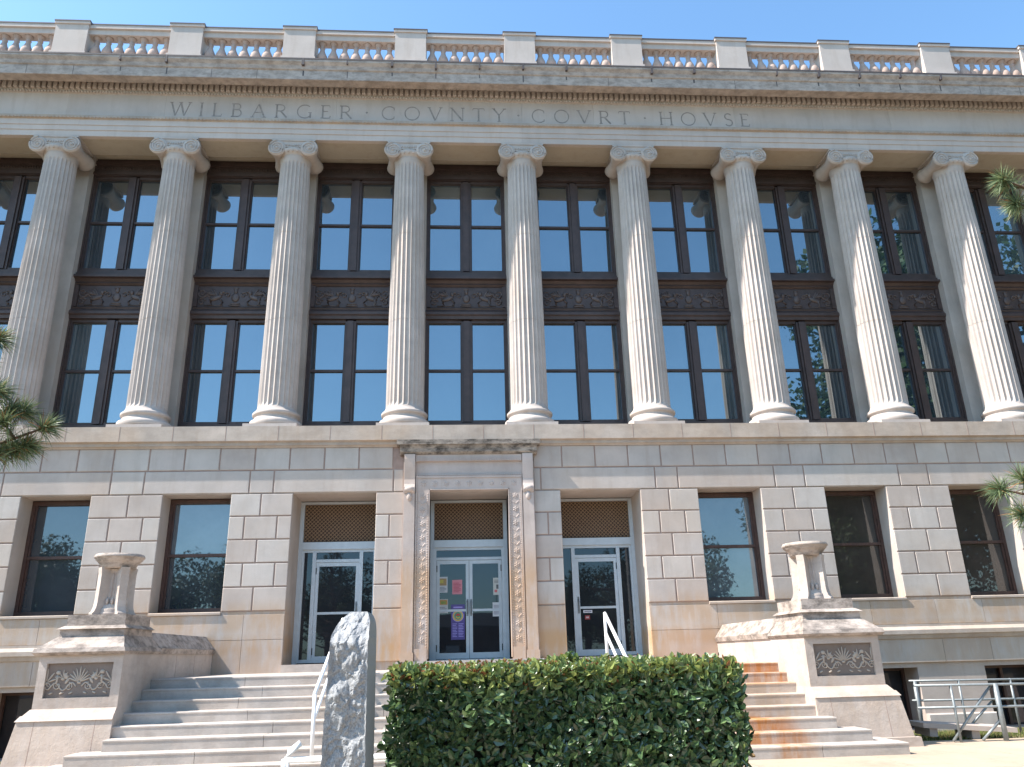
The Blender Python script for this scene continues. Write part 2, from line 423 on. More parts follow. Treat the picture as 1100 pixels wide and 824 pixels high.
def sash(a, b, z0, z1, yf, fmat, gmat, mid, t=.07, name='window', parent=H, gm2=None, sill=True):
    mb = MB()
    mb.box(a, a+t, yf, yf+.1, z0, z1, fmat); mb.box(b-t, b, yf, yf+.1, z0, z1, fmat)
    mb.box(a+t, b-t, yf, yf+.1, z1-t*1.3, z1, fmat); mb.box(a+t, b-t, yf, yf+.1, z0, z0+t*1.3, fmat)
    mb.box(a+t, b-t, yf+.015, yf+.09, mid-.03, mid+.03, fmat)
    s = .035
    for zz0, zz1, dy in ((mid+.03, z1-t*1.3, .03), (z0+t*1.3, mid-.03, .045)):
        mb.box(a+t, a+t+s, yf+dy, yf+.09, zz0, zz1, fmat); mb.box(b-t-s, b-t, yf+dy, yf+.09, zz0, zz1, fmat)
    f = mb.build(name, parent)
    mb = MB(); mb.box(a+t, b-t, yf+.075, yf+.085, mid, z1-.05, gmat); mb.box(a+t, b-t, yf+.083, yf+.093, z0+.05, mid, gm2 or gmat)
    mb.build('pane', f)
    if sill:
        mb = MB(); mb.prof_x([(WY-.03, 2.58), (WY-.03, 2.62), (WY, 2.632), (yf+.1, 2.65), (yf+.1, 2.57), (WY-.01, 2.57)], a-.001, b+.001, M['ledge']); mb.build('sill', f)
    return f
glsel = {0: 'gl_gr', 1: 'gl_gr', 2: 'gl_gr', 3: 'gl_gr', 4: 'gl_grb', 5: 'gl_grd', 6: 'gl_grd', 7: 'gl_grd'}
for i, x in enumerate(WIN):
    a, b = x-.715, x+.715
    sash(a+.001, b-.001, 2.65, 5.04, 17.5, M['woodframe'], M['gl_grb'] if i in (3, 4) else M[glsel[i]], 3.84, gm2=M[glsel[i]])
# ---- entrances
def grille(a, b, z0, z1, y, parent):
    mb = MB(); mb.box(a, b, y+.06, y+.08, z0, z1, M['grilleback'])
    g = M['grille']; p = .085; t = .009; h = z1-z0; n = int((b-a+h)/p)+1
    for s in (1, -1):
        for k in range(n+1):
            c = a+k*p-(h if s > 0 else 0); 
            # line x = c + s*(z-z0) (s>0) or x = c+h-... clipped to the frame
            x0, x1 = (c, c+h) if s > 0 else (a+k*p, a+k*p-h)
            za, zb = z0, z1
            def cl(x0, x1, za, zb, lim, lower):
                if lower and x0 < lim and x1 < lim or (not lower and x0 > lim and x1 > lim): return None
                return 1
            if (x0 < a and x1 < a) or (x0 > b and x1 > b): continue
            pts = []
            for (px, pz) in ((x0, z0), (x1, z1)):
                pts.append([px, pz])
            for q in (0, 1):
                o = pts[1-q]
                for lim in (a, b):
                    if (lim == a and pts[q][0] < a) or (lim == b and pts[q][0] > b):
                        tt = (lim-pts[q][0])/(o[0]-pts[q][0]); pts[q] = [lim, pts[q][1]+(o[1]-pts[q][1])*tt]
            (xa, z_a), (xb, z_b) = pts
            if abs(xa-xb) < .01: continue
            yy = y+.035 if s > 0 else y+.045
            mb.add([(xa-t, yy, z_a), (xa+t, yy, z_a), (xb+t, yy, z_b), (xb-t, yy, z_b), (xa-t, yy+.012, z_a), (xa+t, yy+.012, z_a), (xb+t, yy+.012, z_b), (xb-t, yy+.012, z_b)],
                   [(0,1,2,3), (7,6,5,4), (0,4,5,1), (3,2,6,7), (0,3,7,4), (1,5,6,2)], g)
    mb.build('transom_grille', parent)
def frame_rect(mb, a, b, z0, z1, y0, y1, t, mat, tb=None, tt=None):
    tb = t if tb is None else tb; tt = t if tt is None else tt
    mb.box(a, a+t, y0, y1, z0, z1, mat); mb.box(b-t, b, y0, y1, z0, z1, mat)
    if tt: mb.box(a+t, b-t, y0, y1, z1-tt, z1, mat)
    if tb: mb.box(a+t, b-t, y0, y1, z0, z0+tb, mat)
def leaf(a, b, z0, z1, y, parent, hinge, name='door'):
    mb = MB(); frame_rect(mb, a, b, z0, z1, y, y+.045, .07, M['alu'], .12, .08); mid = z0+.98
    mb.box(a+.07, b-.07, y+.006, y+.04, mid, mid+.05, M['alu'])
    d = mb.build(name, parent)
    mb = MB(); mb.box(a+.07, b-.07, y+.02, y+.028, z0+.1, z1-.06, M['gl_door']); mb.build('pane', d)
    hx = b-.035 if hinge == 'l' else a+.035
    mb = MB(); mb.tube([(hx, y, mid+.22), (hx, y-.06, mid+.22), (hx, y-.06, mid-.05), (hx, y, mid-.05)], .011, M['galv'], 8)
    mb.box(hx-.02, hx+.02, y-.006, y, mid-.1, mid+.26, M['galv']); mb.build('handle', d)
    hz = a+.005 if hinge == 'l' else b-.005
    for zz in (z0+.15, z1-.25):
        mb = MB(); mb.box(hz-.012, hz+.012, y-.01, y+.02, zz, zz+.14, M['dark']); mb.build('hinge', d)
    return d
def entrance(x, hw, kind):
    a, b = x-hw, x+hw; yF = 18.0; zb = 1.58
    mb = MB(); A = M['alu']
    frame_rect(mb, a, b, zb, 5.04, yF-.02, yF+.12, .085, A, 0, .05)
    mb.box(a+.085, b-.085, yF-.03, yF+.12, 3.98, 4.14, A); 
    a2, b2 = a+.085, b-.085; y = yF+.02; zt = 3.98
    if kind == 'double':
        frame_rect(mb, a2, b2, zb+.02, zt, y, y+.09, .055, A, 0, .06)
        mb.box(a2+.055, b2-.055, y, y+.09, 3.70, 3.76, A)
        mb.box(a2, b2, y-.02, y+.09, zb-.02, zb+.02, A)
        f = mb.build('door_frame', H)
        m2 = MB(); m2.box(a2+.05, b2-.05, y+.04, y+.05, 3.74, 3.95, M['gl_door']); m2.build('pane', f)
        leaf(a2+.06, x-.004, zb+.03, 3.695, y+.02, H, 'l'); leaf(x+.004, b2-.06, zb+.03, 3.695, y+.02, H, 'r')
    else:
        frame_rect(mb, a2, b2, zb+.02, zt, y, y+.09, .045, A, .07, .06)
        dl, dr = x-.535, x+.495
        for q in (dl, dr): mb.box(q-.04, q+.04, y-.01, y+.09, zb+.02, zt-.06, A)
        mb.box(dl+.04, dr-.04, y, y+.09, 3.70, 3.765, A)
        f = mb.build('door_frame', H)
        m2 = MB(); m2.box(dl+.03, dr-.03, y+.04, y+.05, 3.74, 3.95, M['gl_door']); m2.box(a2+.04, dl-.03, y+.04, y+.05, zb+.05, 3.95, M['gl_door'])
        m2.box(dr+.03, b2-.04, y+.04, y+.05, zb+.05, 3.95, M['gl_door']); m2.build('pane', f)
        leaf(dl+.042, dr-.042, zb+.03, 3.695, y+.02, H, 'l' if x < C else 'r')
    grille(a+.085, b-.085, 4.14, 4.99, yF, f)
for x in DOOR: entrance(x, .889, 'single')
entrance(C, .868, 'double')

# ---- portal
def rosette(mb, x, y, z, K):
    for q in range(6):
        a = q*math.pi/3; mb.ell((x+.036*math.sin(a), y, z+.036*math.cos(a)), (.018, .007, .03), K, a, 6, 5)
    mb.ell((x, y-.004, z), (.016, .014, .016), K, 0, 6, 5)
def portal():
    mb = MB(); K = M['carve']; y = 16.88
    for s in (-1, 1):
        def bx(u0, u1, *r): 
            a, b = sorted((C+s*u0, C+s*u1)); mb.box(a, b, *r)
        bx(.87, 1.14, y+.03, 18.0, 1.58, 5.07, K)          # inner architrave with deep reveal
        pass
        bx(1.14, 1.42, y+.05, 17.03, 1.58, 5.70, K)
        bx(1.17, 1.40, y, y+.0499, 1.75, 5.05, K)          # pilaster strip
        bx(1.15, 1.42, y-.03, y+.0499, 1.58, 1.75, K)
        bx(.85, .869, y+.015, y+.2, 1.62, 5.09, K); bx(1.125, 1.145, y+.01, y+.0299, 1.75, 5.33, K)
        for k in range(11): rosette(mb, C+s*1.0, y+.028, 1.98+k*.295, K)
        bx(.88, 1.13, y+.005, y+.0299, 1.58, 1.82, K)
        for k in range(10):
            zc = 2.1275+k*.295
            for q in (-1, 1): mb.ell((C+s*1.0+q*.035, y+.03, zc), (.014, .007, .05), K, q*.7, 6, 5); mb.ell((C+s*1.0+q*.075, y+.03, zc+.02), (.012, .006, .035), K, -q*.5, 6, 5)
        for k in range(78): mb.ell((C+s*1.108, y+.03, 1.86+k*.041), (.01, .007, .014), K, 0, 6, 4)
        for k in range(60): mb.ell((C+s*.892, y+.028, 1.86+k*.053), (.012, .014, .02), K, 0, 6, 4)
    mb.box(C-1.14, C+1.14, y+.03, 18.0, 5.07, 5.38, K)
    mb.box(C-1.145, C+1.145, y+.01, y+.0299, 5.335, 5.38, K); mb.box(C-.87, C+.87, y+.015, y+.0299, 5.07, 5.09, K)
    for k in range(9): rosette(mb, C-.98+k*.245, y+.028, 5.21, K)
    for k in range(46): mb.box(C-1.13+k*.05, C-1.105+k*.05, y, y+.0299, 5.385, 5.41, K)
    mb.box(C-1.139, C+1.139, y+.05, 17.03, 5.38, 5.70, K)
    p = mb.build('portal_surround', H)
    mb = MB()
    for k in range(42): mb.box(C-1.12+k*.0546, C-1.09+k*.0546, y-.02, y+.06, 5.705, 5.775, K)
    mb.box(C-1.16, C+1.16, y+.0, 17.03, 5.7, 5.85, K)
    mb.build('dentil_band', p)
    prof = [(17.03, 5.85), (y-.02, 5.85), (y-.05, 5.88), (16.81, 5.9), (16.8, 5.98), (16.78, 6.02), (16.75, 6.1), (16.75, 6.145), (16.8, 6.17), (17.03, 6.17)]
    mb = MB(); mb.prof_x([q for q in prof if 1][:], C-1.5, C+1.5, M['hood']); mb.box(C-1.57, C+1.57, 16.735, 17.02, 6.05, 6.158, M['hood'])
    mb.build('hood', p)
    for s in (-1, 1):
        mb = MB(); xc = C+s*1.285
        pr = []
        for (dy, z) in ((-.11, 5.85), (-.115, 5.75), (-.1, 5.6), (-.08, 5.45), (-.06, 5.3), (-.07, 5.2), (-.1, 5.13), (-.1, 5.05), (-.06, 5.0), (-.02, 5.0)): pr.append((y+dy+.05, z))
        pr += [(y+.06, 5.0), (y+.06, 5.85)]
        mb.prof_x(pr, xc-.115, xc+.115, K)
        mb.lathe([(.07, xc-.13), (.07, xc+.13)], K, 16, axis='z') if 0 else None
        mb.ell((xc, y-.02, 5.09), (.12, .065, .07), K); mb.ell((xc, y, 4.93), (.06, .05, .1), K)
        mb.build('bracket', p)
portal()

# ---- columns
COLX = [-12.861+2.8982*i for i in range(10)]
def column_meshes():
    K = M['column']
    mb = MB(); nf = 24; per = 8; zs = [7.02, 7.06, 7.12, 7.18, 8.2, 9.2, 9.203, 9.209, 9.212, 10.6, 11.5, 11.503, 11.509, 11.512, 11.8, 13.0, 13.42, 13.5, 13.56, 13.68]
    z0, z1 = 7.02, 13.68; vs = []
    for z in zs:
        t = (z-z0)/(z1-z0); r = .435-.07*t**1.6
        d = .042*(1-.15*t); 
        if z in (7.02, 7.06, 13.56, 13.68): d = 0; 
        if z == 7.12 or z == 13.5: d *= .7
        rr = r+(.02 if z in (7.02, 13.68) else 0)-(.008 if z in (9.203, 9.209, 11.503, 11.509) else 0)
        for i in range(nf*per):
            q = (i % per)/per; a = 2*math.pi*i/(nf*per)
            u = (q-.09)/.82; 
            dd = d*math.sqrt(max(0, 1-(2*u-1)**2)) if 0 < u < 1 else 0
            vs.append(((rr-dd)*math.cos(a), (rr-dd)*math.sin(a), z))
    n = nf*per
    fs = [(k*n+i, k*n+(i+1) % n, (k+1)*n+(i+1) % n, (k+1)*n+i) for k in range(len(zs)-1) for i in range(n)]
    mb.add(vs, fs, K, False); shaft = mb.mesh('column_shaft')
    mb = MB(); mb.box(-.585, .585, -.585, .585, 6.5, 6.6, K)
    prof = [(.56, 6.6), (.585, 6.64), (.59, 6.69), (.575, 6.74), (.53, 6.765), (.52, 6.77), (.495, 6.8), (.485, 6.84), (.5, 6.87), (.515, 6.875), (.53, 6.9), (.53, 6.94), (.5, 6.97), (.465, 6.98), (.46, 7.02), (.43, 7.025)]
    mb.lathe(prof, K, 48); base = mb.mesh('column_base')
    mb = MB()
    mb.lathe([(.36, 13.62), (.385, 13.66), (.375, 13.69), (.4, 13.72), (.46, 13.78), (.47, 13.84), (.4, 13.9), (.3, 13.98)], K, 40)
    for k in range(24):
        a = 2*math.pi*k/24; mb.ell((.44*math.cos(a), .44*math.sin(a), 13.79), (.035, .035, .05), K, 0, 6, 5)
    for s in (-1, 1):
        cx, cz = s*.40, 13.865; r = .222
        L_ = []
        for t in range(13):
            u = -1+t/6; L_.append((r*(.62+.38*abs(u)**1.5) if abs(u) < .97 else r, u*.41))
        mb.lathe([(r*.9, -.425)]+L_+[(r*.9, .425)], K, 28, (cx, 0, cz), 'y')
        for e in (-1, 1):
            pts = []
            for t in range(64):
                a = t/63*2*math.pi*2.6; rr = r-.012-(r-.05)*t/63
                pts.append((cx+s*rr*math.sin(a), e*.428, cz+rr*math.cos(a)))
            mb.tube(pts, [.02*(1-.4*t/63) for t in range(64)], K, 6)
            mb.ell((cx, e*.43, cz), (.035, .025, .035), K)
    for e in (-1, 1):                      # channel linking the volutes
        pr = [(-.40, 14.08), (.40, 14.08)]+[(.40-.8*t/10, 13.93-.05*math.sin(math.pi*t/10)) for t in range(11)]
        n = len(pr); ya, yb = e*.40, e*.30
        mb.add([(x, ya, z) for x, z in pr]+[(x, yb, z) for x, z in pr], [tuple(range(n)), tuple(range(2*n-1, n-1, -1))]+[(i, i+n, (i+1) % n+n, (i+1) % n) for i in range(n)], K)
        mb.tube([(.40-.8*t/10, e*.41, 13.93-.05*math.sin(math.pi*t/10)) for t in range(11)], .014, K, 6)
        for k in range(-4, 5): mb.ell((k*.06, e*.405, 13.97-.02*(1-abs(k)/4)), (.022, .02, .035), K, 0, 6, 5)
    mb.box(-.45, .45, -.37, .37, 13.95, 14.0745, K); mb.box(-.54, .54, -.42, .42, 14.075, 14.137, K)
    cap = mb.mesh('column_capital')
    for me in (shaft, base, cap):
        b = bmesh.new(); b.from_mesh(me); bmesh.ops.recalc_face_normals(b, faces=b.faces); b.to_mesh(me); b.free()
    return shaft, base, cap
sh, ba, ca = column_meshes()
for x in COLX:
    c = link('column', sh, H, (x, 17.5, 0)); link('column_base', ba, c); link('column_capital', ca, c)

# ---- upper bays
BAYX = [(COLX[i]+COLX[i+1])/2 for i in range(9)]; BAYX = [BAYX[0]-2.898]+BAYX+[BAYX[-1]+2.898]
def spandrel_mesh():
    mb = MB(); B, Hh = M['bronze'], M['bronzehi']
    mb.box(-1.0, 1.0, .05, .12, 9.98, 10.72, B)
    mb.prof_x([(.05, 9.98), (0, 9.98), (-.015, 10.02), (.03, 10.06), (.05, 10.06)], -1, 1, B)
    mb.prof_x([(.05, 10.64), (.03, 10.64), (-.015, 10.68), (0, 10.72), (.05, 10.72)], -1, 1, B)
    for s in (-1, 1): mb.box(s*.96-.04, s*.96+.04, .0, .05, 10.06, 10.64, B)
    y = .045; z = 10.34
    # vase
    mb.ell((0, y, z-.02), (.1, .035, .12), Hh); mb.ell((0, y, z+.16), (.05, .03, .08), Hh); mb.ell((0, y, z-.19), (.13, .03, .03), Hh); mb.ell((0, y, z-.24), (.16, .03, .025), Hh)
    mb.ell((0, y, z+.23), (.07, .025, .025), Hh)
    for s in (-1, 1):
        pts = [(s*(.14+.1*t), y, z-.17+.16*math.sin(t*1.5)) for t in range(0, 3)]
        def sp(cx, cz, r, turns, d0, r1=.022):
            p = []
            for t in range(26):
                a = d0+t/25*turns*2*math.pi; q = r*(1-.82*t/25); p.append((s*(cx+q*math.cos(a)), y, cz+q*math.sin(a)))
            mb.tube(p, [r1*(1-.4*t/25) for t in range(26)], Hh, 6)
        sp(.82, z+.1, .13, 1.5, math.pi); sp(.82, z-.13, .1, -1.4, math.pi*.9); sp(.2, z+.05, .08, 1.2, 0)
        # beast: body, wing, head, legs
        mb.ell((s*.48, y, z-.03), (.17, .035, .065), Hh, s*.35); mb.ell((s*.36, y, z+.1), (.05, .035, .07), Hh)
        mb.ell((s*.3, y, z+.13), (.05, .03, .025), Hh)
        for k in range(4): mb.ell((s*(.5+.05*k), y, z+.11-.01*k), (.028, .03, .13-.012*k), Hh, s*(.5+.22*k))
        mb.tube([(s*.38, y, z-.05), (s*.3, y, z-.15), (s*.34, y, z-.22)], [.03, .022, .025], Hh, 6)
        mb.tube([(s*.55, y, z-.05), (s*.6, y, z-.15), (s*.56, y, z-.23), (s*.66, y, z-.235)], [.04, .026, .022, .018], Hh, 6)
        mb.tube([(s*.3, y, z-.238), (s*.75, y, z-.238)], .014, Hh, 6)
        mb.tube([(s*.62, y, z-.02), (s*.7, y, z+.06), (s*.68, y, z+.16)], .016, Hh, 6)
    return mb
sp_mb = spandrel_mesh(); sp_me = sp_mb.mesh('spandrel_panel')
b_ = bmesh.new(); b_.from_mesh(sp_me); bmesh.ops.recalc_face_normals(b_, faces=b_.faces); b_.to_mesh(sp_me); b_.free()
def upper_window_meshes(z0, zg0, zgm, zg1, z1):
    mb = MB(); B = M['bronze']; hw = 1.035
    for s in (-1, 1):
        a, b = sorted((s*1.035, s*.995)); mb.box(a, b, -.0, .16, z0, z1, B)
        a, b = sorted((s*.995, s*.965)); mb.box(a, b, .05, .16, z0, z1, B)
    mb.box(-.13, .13, .02, .16, zg0-.05, zg1+.03, B); mb.box(-.075, .075, -.02, .02, zg0-.05, zg1+.03, B)
    for s in (-1, 1):
        a, b = sorted((s*.13, s*.965))
        mb.box(a, b, .05, .16, z0, zg0, B); mb.box(a, b, .05, .16, zg1, z1, B); mb.box(a, b, .075, .15, zgm-.028, zgm+.028, B)
        mb.box(a, a+.025, .08, .15, zg0, zg1, B); mb.box(b-.025, b, .08, .15, zg0, zg1, B)
    mb.box(-.995, .995, .0, .05, z0, zg0-.07, B)
    fr = mb.mesh('upper_window')
    gs = []
    for g in (M['gl_up'], M['gl_up_b']):
        mb = MB(); mb.box(-.97, .97, .13, .14, zg0-.02, zg1+.02, g); gs.append(mb.mesh('pane'))
    return fr, gs
UW1 = upper_window_meshes(6.5, 7.1, 8.37, 9.64, 9.72); UW2 = upper_window_meshes(10.95, 11.12, 12.44, 13.72, 13.8)
UW1 = upper_window_meshes(6.5, 6.62+.45, 8.37, 9.64, 9.72)
mb = MB(); B = M['bronze']
mb.box(-1.035, 1.035, .0, .16, 13.8, 14.4, B); mb.box(-1.035, 1.035, -.04, 0, 13.82, 13.9, B); mb.box(-1.035, 1.035, -.06, 0, 14.12, 14.22, B)
for k in range(30): mb.ell((-.98+k*.0676, -.0, 14.03), (.022, .03, .05), B, 0, 6, 5)
head_me = mb.mesh('window_head')
mb = MB(); mb.prof_x([(.12, 10.72), (0, 10.72), (-.06, 10.78), (-.14, 10.8), (-.14, 10.86), (-.05, 10.9), (-.05, 10.95), (.12, 10.95)], -1.035, 1.035, B)
mb.prof_x([(.12, 9.72), (-.02, 9.72), (-.03, 9.8), (-.07, 9.83), (-.07, 9.9), (.0, 9.98), (.12, 9.98)], -1.035, 1.035, B)
for s in (-1, 1): mb.box(s*1.0175-.0175, s*1.0175+.0175, -.0, .12, 9.98, 10.72, B)
band_me = mb.mesh('spandrel_moulding')
YU = 18.33
for i, x in enumerate(BAYX):
    for j, (fr, gs) in enumerate((UW1, UW2)):
        f = link('upper_window', fr, H, (x, YU, 0)); link('pane', gs[1 if (i+j*2) % 5 == 2 else 0], f)
    s = link('spandrel_panel', sp_me, H, (x, YU, 0)); link('spandrel_moulding', band_me, s)
    link('window_head', head_me, H, (x, YU, 0))
mb = MB(); mb.box(-.415, .415, 18.12, 18.6, 6.5, 14.4, M['stoneB']); mb.box(-.47, .47, 18.07, 18.6, 6.5, 6.7, M['stoneB']); mb.box(-.45, .45, 18.08, 18.6, 14.1, 14.4, M['stoneB'])
pier_me = mb.mesh('wall_pier')
for x in [BAYX[0]-1.449]+COLX+[BAYX[-1]+1.449]: link('wall_pier', pier_me, H, (x, 0, 0))
mb = MB()
xa, xb = BAYX[0]-1.449-.415, BAYX[-1]+1.449+.415
mb.box(XL, xa, 17.3, 18.8, 6.5, 14.14, M['stoneB']); mb.box(xb, XR, 17.3, 18.8, 6.5, 14.14, M['stoneB']); mb.build('end_wall', H)
mb = MB(); mb.box(XL, XR, 18.75, 19.0, 0, 15.9, M['dark']); mb.build('rear_wall', H)
# ---- entablature
mb = MB(); Y0 = 17.12; E_, EB = M['entab'], M['entabB']
xs = XL-.05; k = 0; cuts = [XL-.05]+[x+((i % 2)*.0) for i, x in enumerate(COLX)]+[XR+.05]
ar = random.Random(5)
for i in range(len(cuts)-1):
    m_ = E_ if ar.random() < .55 else EB
    mb.prof_x([(17.9, 14.14), (Y0, 14.14), (Y0, 14.30), (Y0-.02, 14.305), (Y0-.02, 14.44), (Y0-.04, 14.445), (Y0-.04, 14.6), (17.9, 14.6)], cuts[i]+.0015, cuts[i+1]-.0015, m_)
mb.build('architrave', H)
mb = MB(); mb.prof_x([(17.9, 14.6), (Y0-.04, 14.6), (Y0-.09, 14.64), (Y0-.09, 14.7), (Y0, 14.72), (17.9, 14.72)], XL-.1, XR+.1, M['ledge'])
x = XL
while x < XR: mb.box(x, x+.045, Y0-.1, Y0-.04, 14.615, 14.66, M['ledge']); x += .09
mb.build('bead_moulding', H)
mb = MB(); xx = XL-.05
while xx < XR:
    x1 = min(XR+.05, xx+ar.choice((1.9, 2.4, 2.9))); mb.box(xx, x1-.003, Y0, 17.9, 14.72, 15.4, E_ if ar.random() < .6 else EB); xx = x1
frieze = mb.build('frieze', H)
mb = MB(); mb.box(XL, XR, 17.9, 18.6, 14.45, 14.7, M['soffit']); mb.prof_x([(18.6, 14.3), (18.2, 14.3), (18.14, 14.36), (18.1, 14.45), (18.6, 14.45)], XL, XR, M['soffit'])
mb.box(XL, XR, 17.24, 17.88, 14.132, 14.1395, M['soffit']); mb.build('porch_soffit', H)
mb = MB(); K = M['cornice']
mb.prof_x([(17.9, 15.4), (Y0, 15.4), (Y0-.03, 15.43), (Y0-.05, 15.47), (Y0-.05, 15.70), (Y0-.15, 15.72), (Y0-.16, 15.79), (17.9, 15.79)], XL-.1, XR+.1, E_)
mb.prof_x([(17.9, 15.27+.25), (17.0, 15.6), (16.9, 15.62), (16.9, 15.6)][::-1], XL-.1, XR+.1, K) if 0 else None
mb.prof_x([(17.9, 15.84), (16.98, 15.80), (16.93, 15.74), (16.9, 15.60), (16.62, 15.585), (16.585, 15.53), (16.55, 15.53), (16.55, 15.80), (16.52, 15.82), (16.50, 15.92), (16.44, 16.0), (16.44, 16.08), (16.9, 16.2), (17.9, 16.22)], XL-.9, XR+.9, K)
corn = mb.build('cornice', H)
mb = MB(); x = XL
while x < XR: mb.box(x, x+.085, Y0-.13, Y0-.05, 15.5, 15.69, M['entab']); x += .138
mb.build('dentil_band', corn)
mb = MB(); x = XL
while x < XR: mb.ell((x, Y0-.05, 15.44), (.028, .03, .035), M['entab'], 0, 6, 4); x += .075
mb.build('egg_band', corn)
mb = MB(); mb.box(XL-.9, XR+.9, 16.43, 16.47, 16.055, 16.1, M['roof'])
x = XL
rg = random.Random(9)
while x < XR:
    w_ = rg.uniform(.03, .07)
    if rg.random() < .5: mb.box(x, x+w_, 16.428, 16.6, rg.uniform(15.86, 15.95), 16.08, M['roof']); mb.box(x+w_*.2, x+w_*.8, 16.547, 16.6, rg.uniform(15.58, 15.7), 15.8, M['roof'])
    else: mb.box(x, x+.008, 16.547, 16.6, 15.54, 15.8, M['roof'])
    x += 1.12
mb.build('flashing', corn)
# ---- balustrade
K = M['entabB']; mb = MB(); YB = 17.1
mb.box(XL, XR, YB-.28, YB+.28, 16.12, 16.40, K); mb.box(XL, XR, YB-.15, YB+.15, 17.14, 17.30, K); mb.box(XL, XR, YB-.2, YB+.2, 17.30, 17.40, K)
mb.box(XL, XR, YB-.21, YB+.21, 17.402, 17.44, M['roof'])
bal = mb.build('balustrade', H)
mb = MB(); mb.box(-.41, .41, -.24, .24, 16.3, 17.38, K); mb.box(-.44, .44, -.275, .275, 16.28, 16.5, K); mb.box(-.44, .44, -.27, .27, 17.38, 17.45, K); mb.box(-.45, .45, -.28, .28, 17.451, 17.485, M['roof'])
pm = mb.mesh('balustrade_pier')
mb = MB(); mb.lathe([(r_*1.2, 16.40+(z_-16.32)*.74/.92) for r_, z_ in [(.09, 16.32), (.09, 16.38), (.055, 16.4), (.07, 16.43), (.11, 16.5), (.125, 16.6), (.11, 16.72), (.065, 16.88), (.045, 17.0), (.06, 17.06), (.045, 17.09), (.05, 17.13), (.08, 17.2), (.09, 17.24)]], M['baluster'], 14)
bm_ = mb.mesh('baluster')
PX = [COLX[0]-2.898]+COLX+[COLX[-1]+2.898]
for x in PX: link('balustrade_pier', pm, bal, (x, YB, 0))
for x in PX[:-1]:
    for k in range(7): link('baluster', bm_, bal, (x+.42+.147+k*(2.058-.294)/6, YB, 0))
mb = MB(); mb.box(XL, XR, 17.4, 19.2, 15.95, 16.15, M['roof']); mb.build('roof', H)

# ---- inscription
def glyph(ch):
    T, t = .105, .05      # thick and thin strokes, cap height 1
    def arc(cx, cz, rx, rz, a0, a1, n=18): return [(cx+rx*math.cos(R(a0+(a1-a0)*i/n)), cz+rz*math.sin(R(a0+(a1-a0)*i/n))) for i in range(n+1)]
    sf = lambda x, z, w=.11: ([(x-w, z), (x+w, z)], .035)
    G = {
    'W': (1.25, [([(.05, 1), (.35, 0)], T), ([(.35, 0), (.62, 1)], t), ([(.62, 1), (.9, 0)], T), ([(.9, 0), (1.2, 1)], t), sf(.05, 1), sf(.62, 1), sf(1.2, 1)]),
    'I': (.25, [([(.12, 0), (.12, 1)], T), sf(.12, 0), sf(.12, 1)]),
    'L': (.62, [([(.12, 0), (.12, 1)], T), ([(.0, .02), (.56, .02), (.6, .2)], t), sf(.12, 1)]),
    'B': (.68, [([(.12, 0), (.12, 1)], T), ([(0, .98), (.35, .98)]+arc(.35, .76, .2, .22, 90, -90)+[(.12, .54)], t*1.4), ([(.12, .54), (.38, .54)]+arc(.38, .28, .24, .26, 90, -90)+[(0, .02)], t*1.4)]),
    'A': (.92, [([(.08, 0), (.45, 1)], t), ([(.45, 1), (.84, 0)], T), ([(.2, .36), (.7, .36)], t), sf(.08, 0), sf(.84, 0)]),
    'R': (.8, [([(.12, 0), (.12, 1)], T), ([(0, .98), (.36, .98)]+arc(.36, .74, .24, .24, 90, -90)+[(.12, .5)], t*1.4), ([(.36, .5), (.76, 0)], T), sf(.12, 0)]),
    'G': (.98, [(arc(.52, .5, .46, .5, 48, 318), t*1.5), ([(.88, .02), (.88, .42)], T), sf(.86, .42)]),
    'E': (.64, [([(.12, 0), (.12, 1)], T), ([(0, .98), (.54, .98), (.57, .84)], t), ([(.12, .53), (.46, .53)], t), ([(0, .02), (.57, .02), (.61, .18)], t)]),
    'C': (.95, [(arc(.52, .5, .46, .5, 48, 312), t*1.5), ([(.83, .72), (.83, .93)], t), ([(.83, .07), (.83, .25)], t)]),
    'O': (1.04, [(arc(.52, .5, .46, .5, 0, 360, 32), t*1.5)]),
    'V': (.9, [([(.06, 1), (.45, 0)], T), ([(.45, 0), (.82, 1)], t), sf(.06, 1), sf(.82, 1)]),
    'N': (.95, [([(.12, 0), (.12, 1)], t), ([(.08, 1), (.82, 0)], T), ([(.82, 0), (.82, 1)], t), sf(.12, 0), sf(.08, 1), sf(.82, 1)]),
    'T': (.78, [([(.38, 0), (.38, 1)], T), ([(0, .84), (.03, .98), (.73, .98), (.76, .84)], t), sf(.38, 0)]),
    'Y': (.84, [([(.06, 1), (.42, .5)], T), ([(.42, .5), (.78, 1)], t), ([(.42, 0), (.42, .5)], T), sf(.42, 0), sf(.06, 1), sf(.78, 1)]),
    'H': (.94, [([(.12, 0), (.12, 1)], T), ([(.8, 0), (.8, 1)], T), ([(.12, .52), (.8, .52)], t), sf(.12, 0), sf(.12, 1), sf(.8, 0), sf(.8, 1)]),
    'S': (.6, [(arc(.3, .75, .22, .23, 30, 270, 14)+arc(.3, .27, .24, .25, 90, -150, 14), t*1.8)]),
    }
    return G[ch]
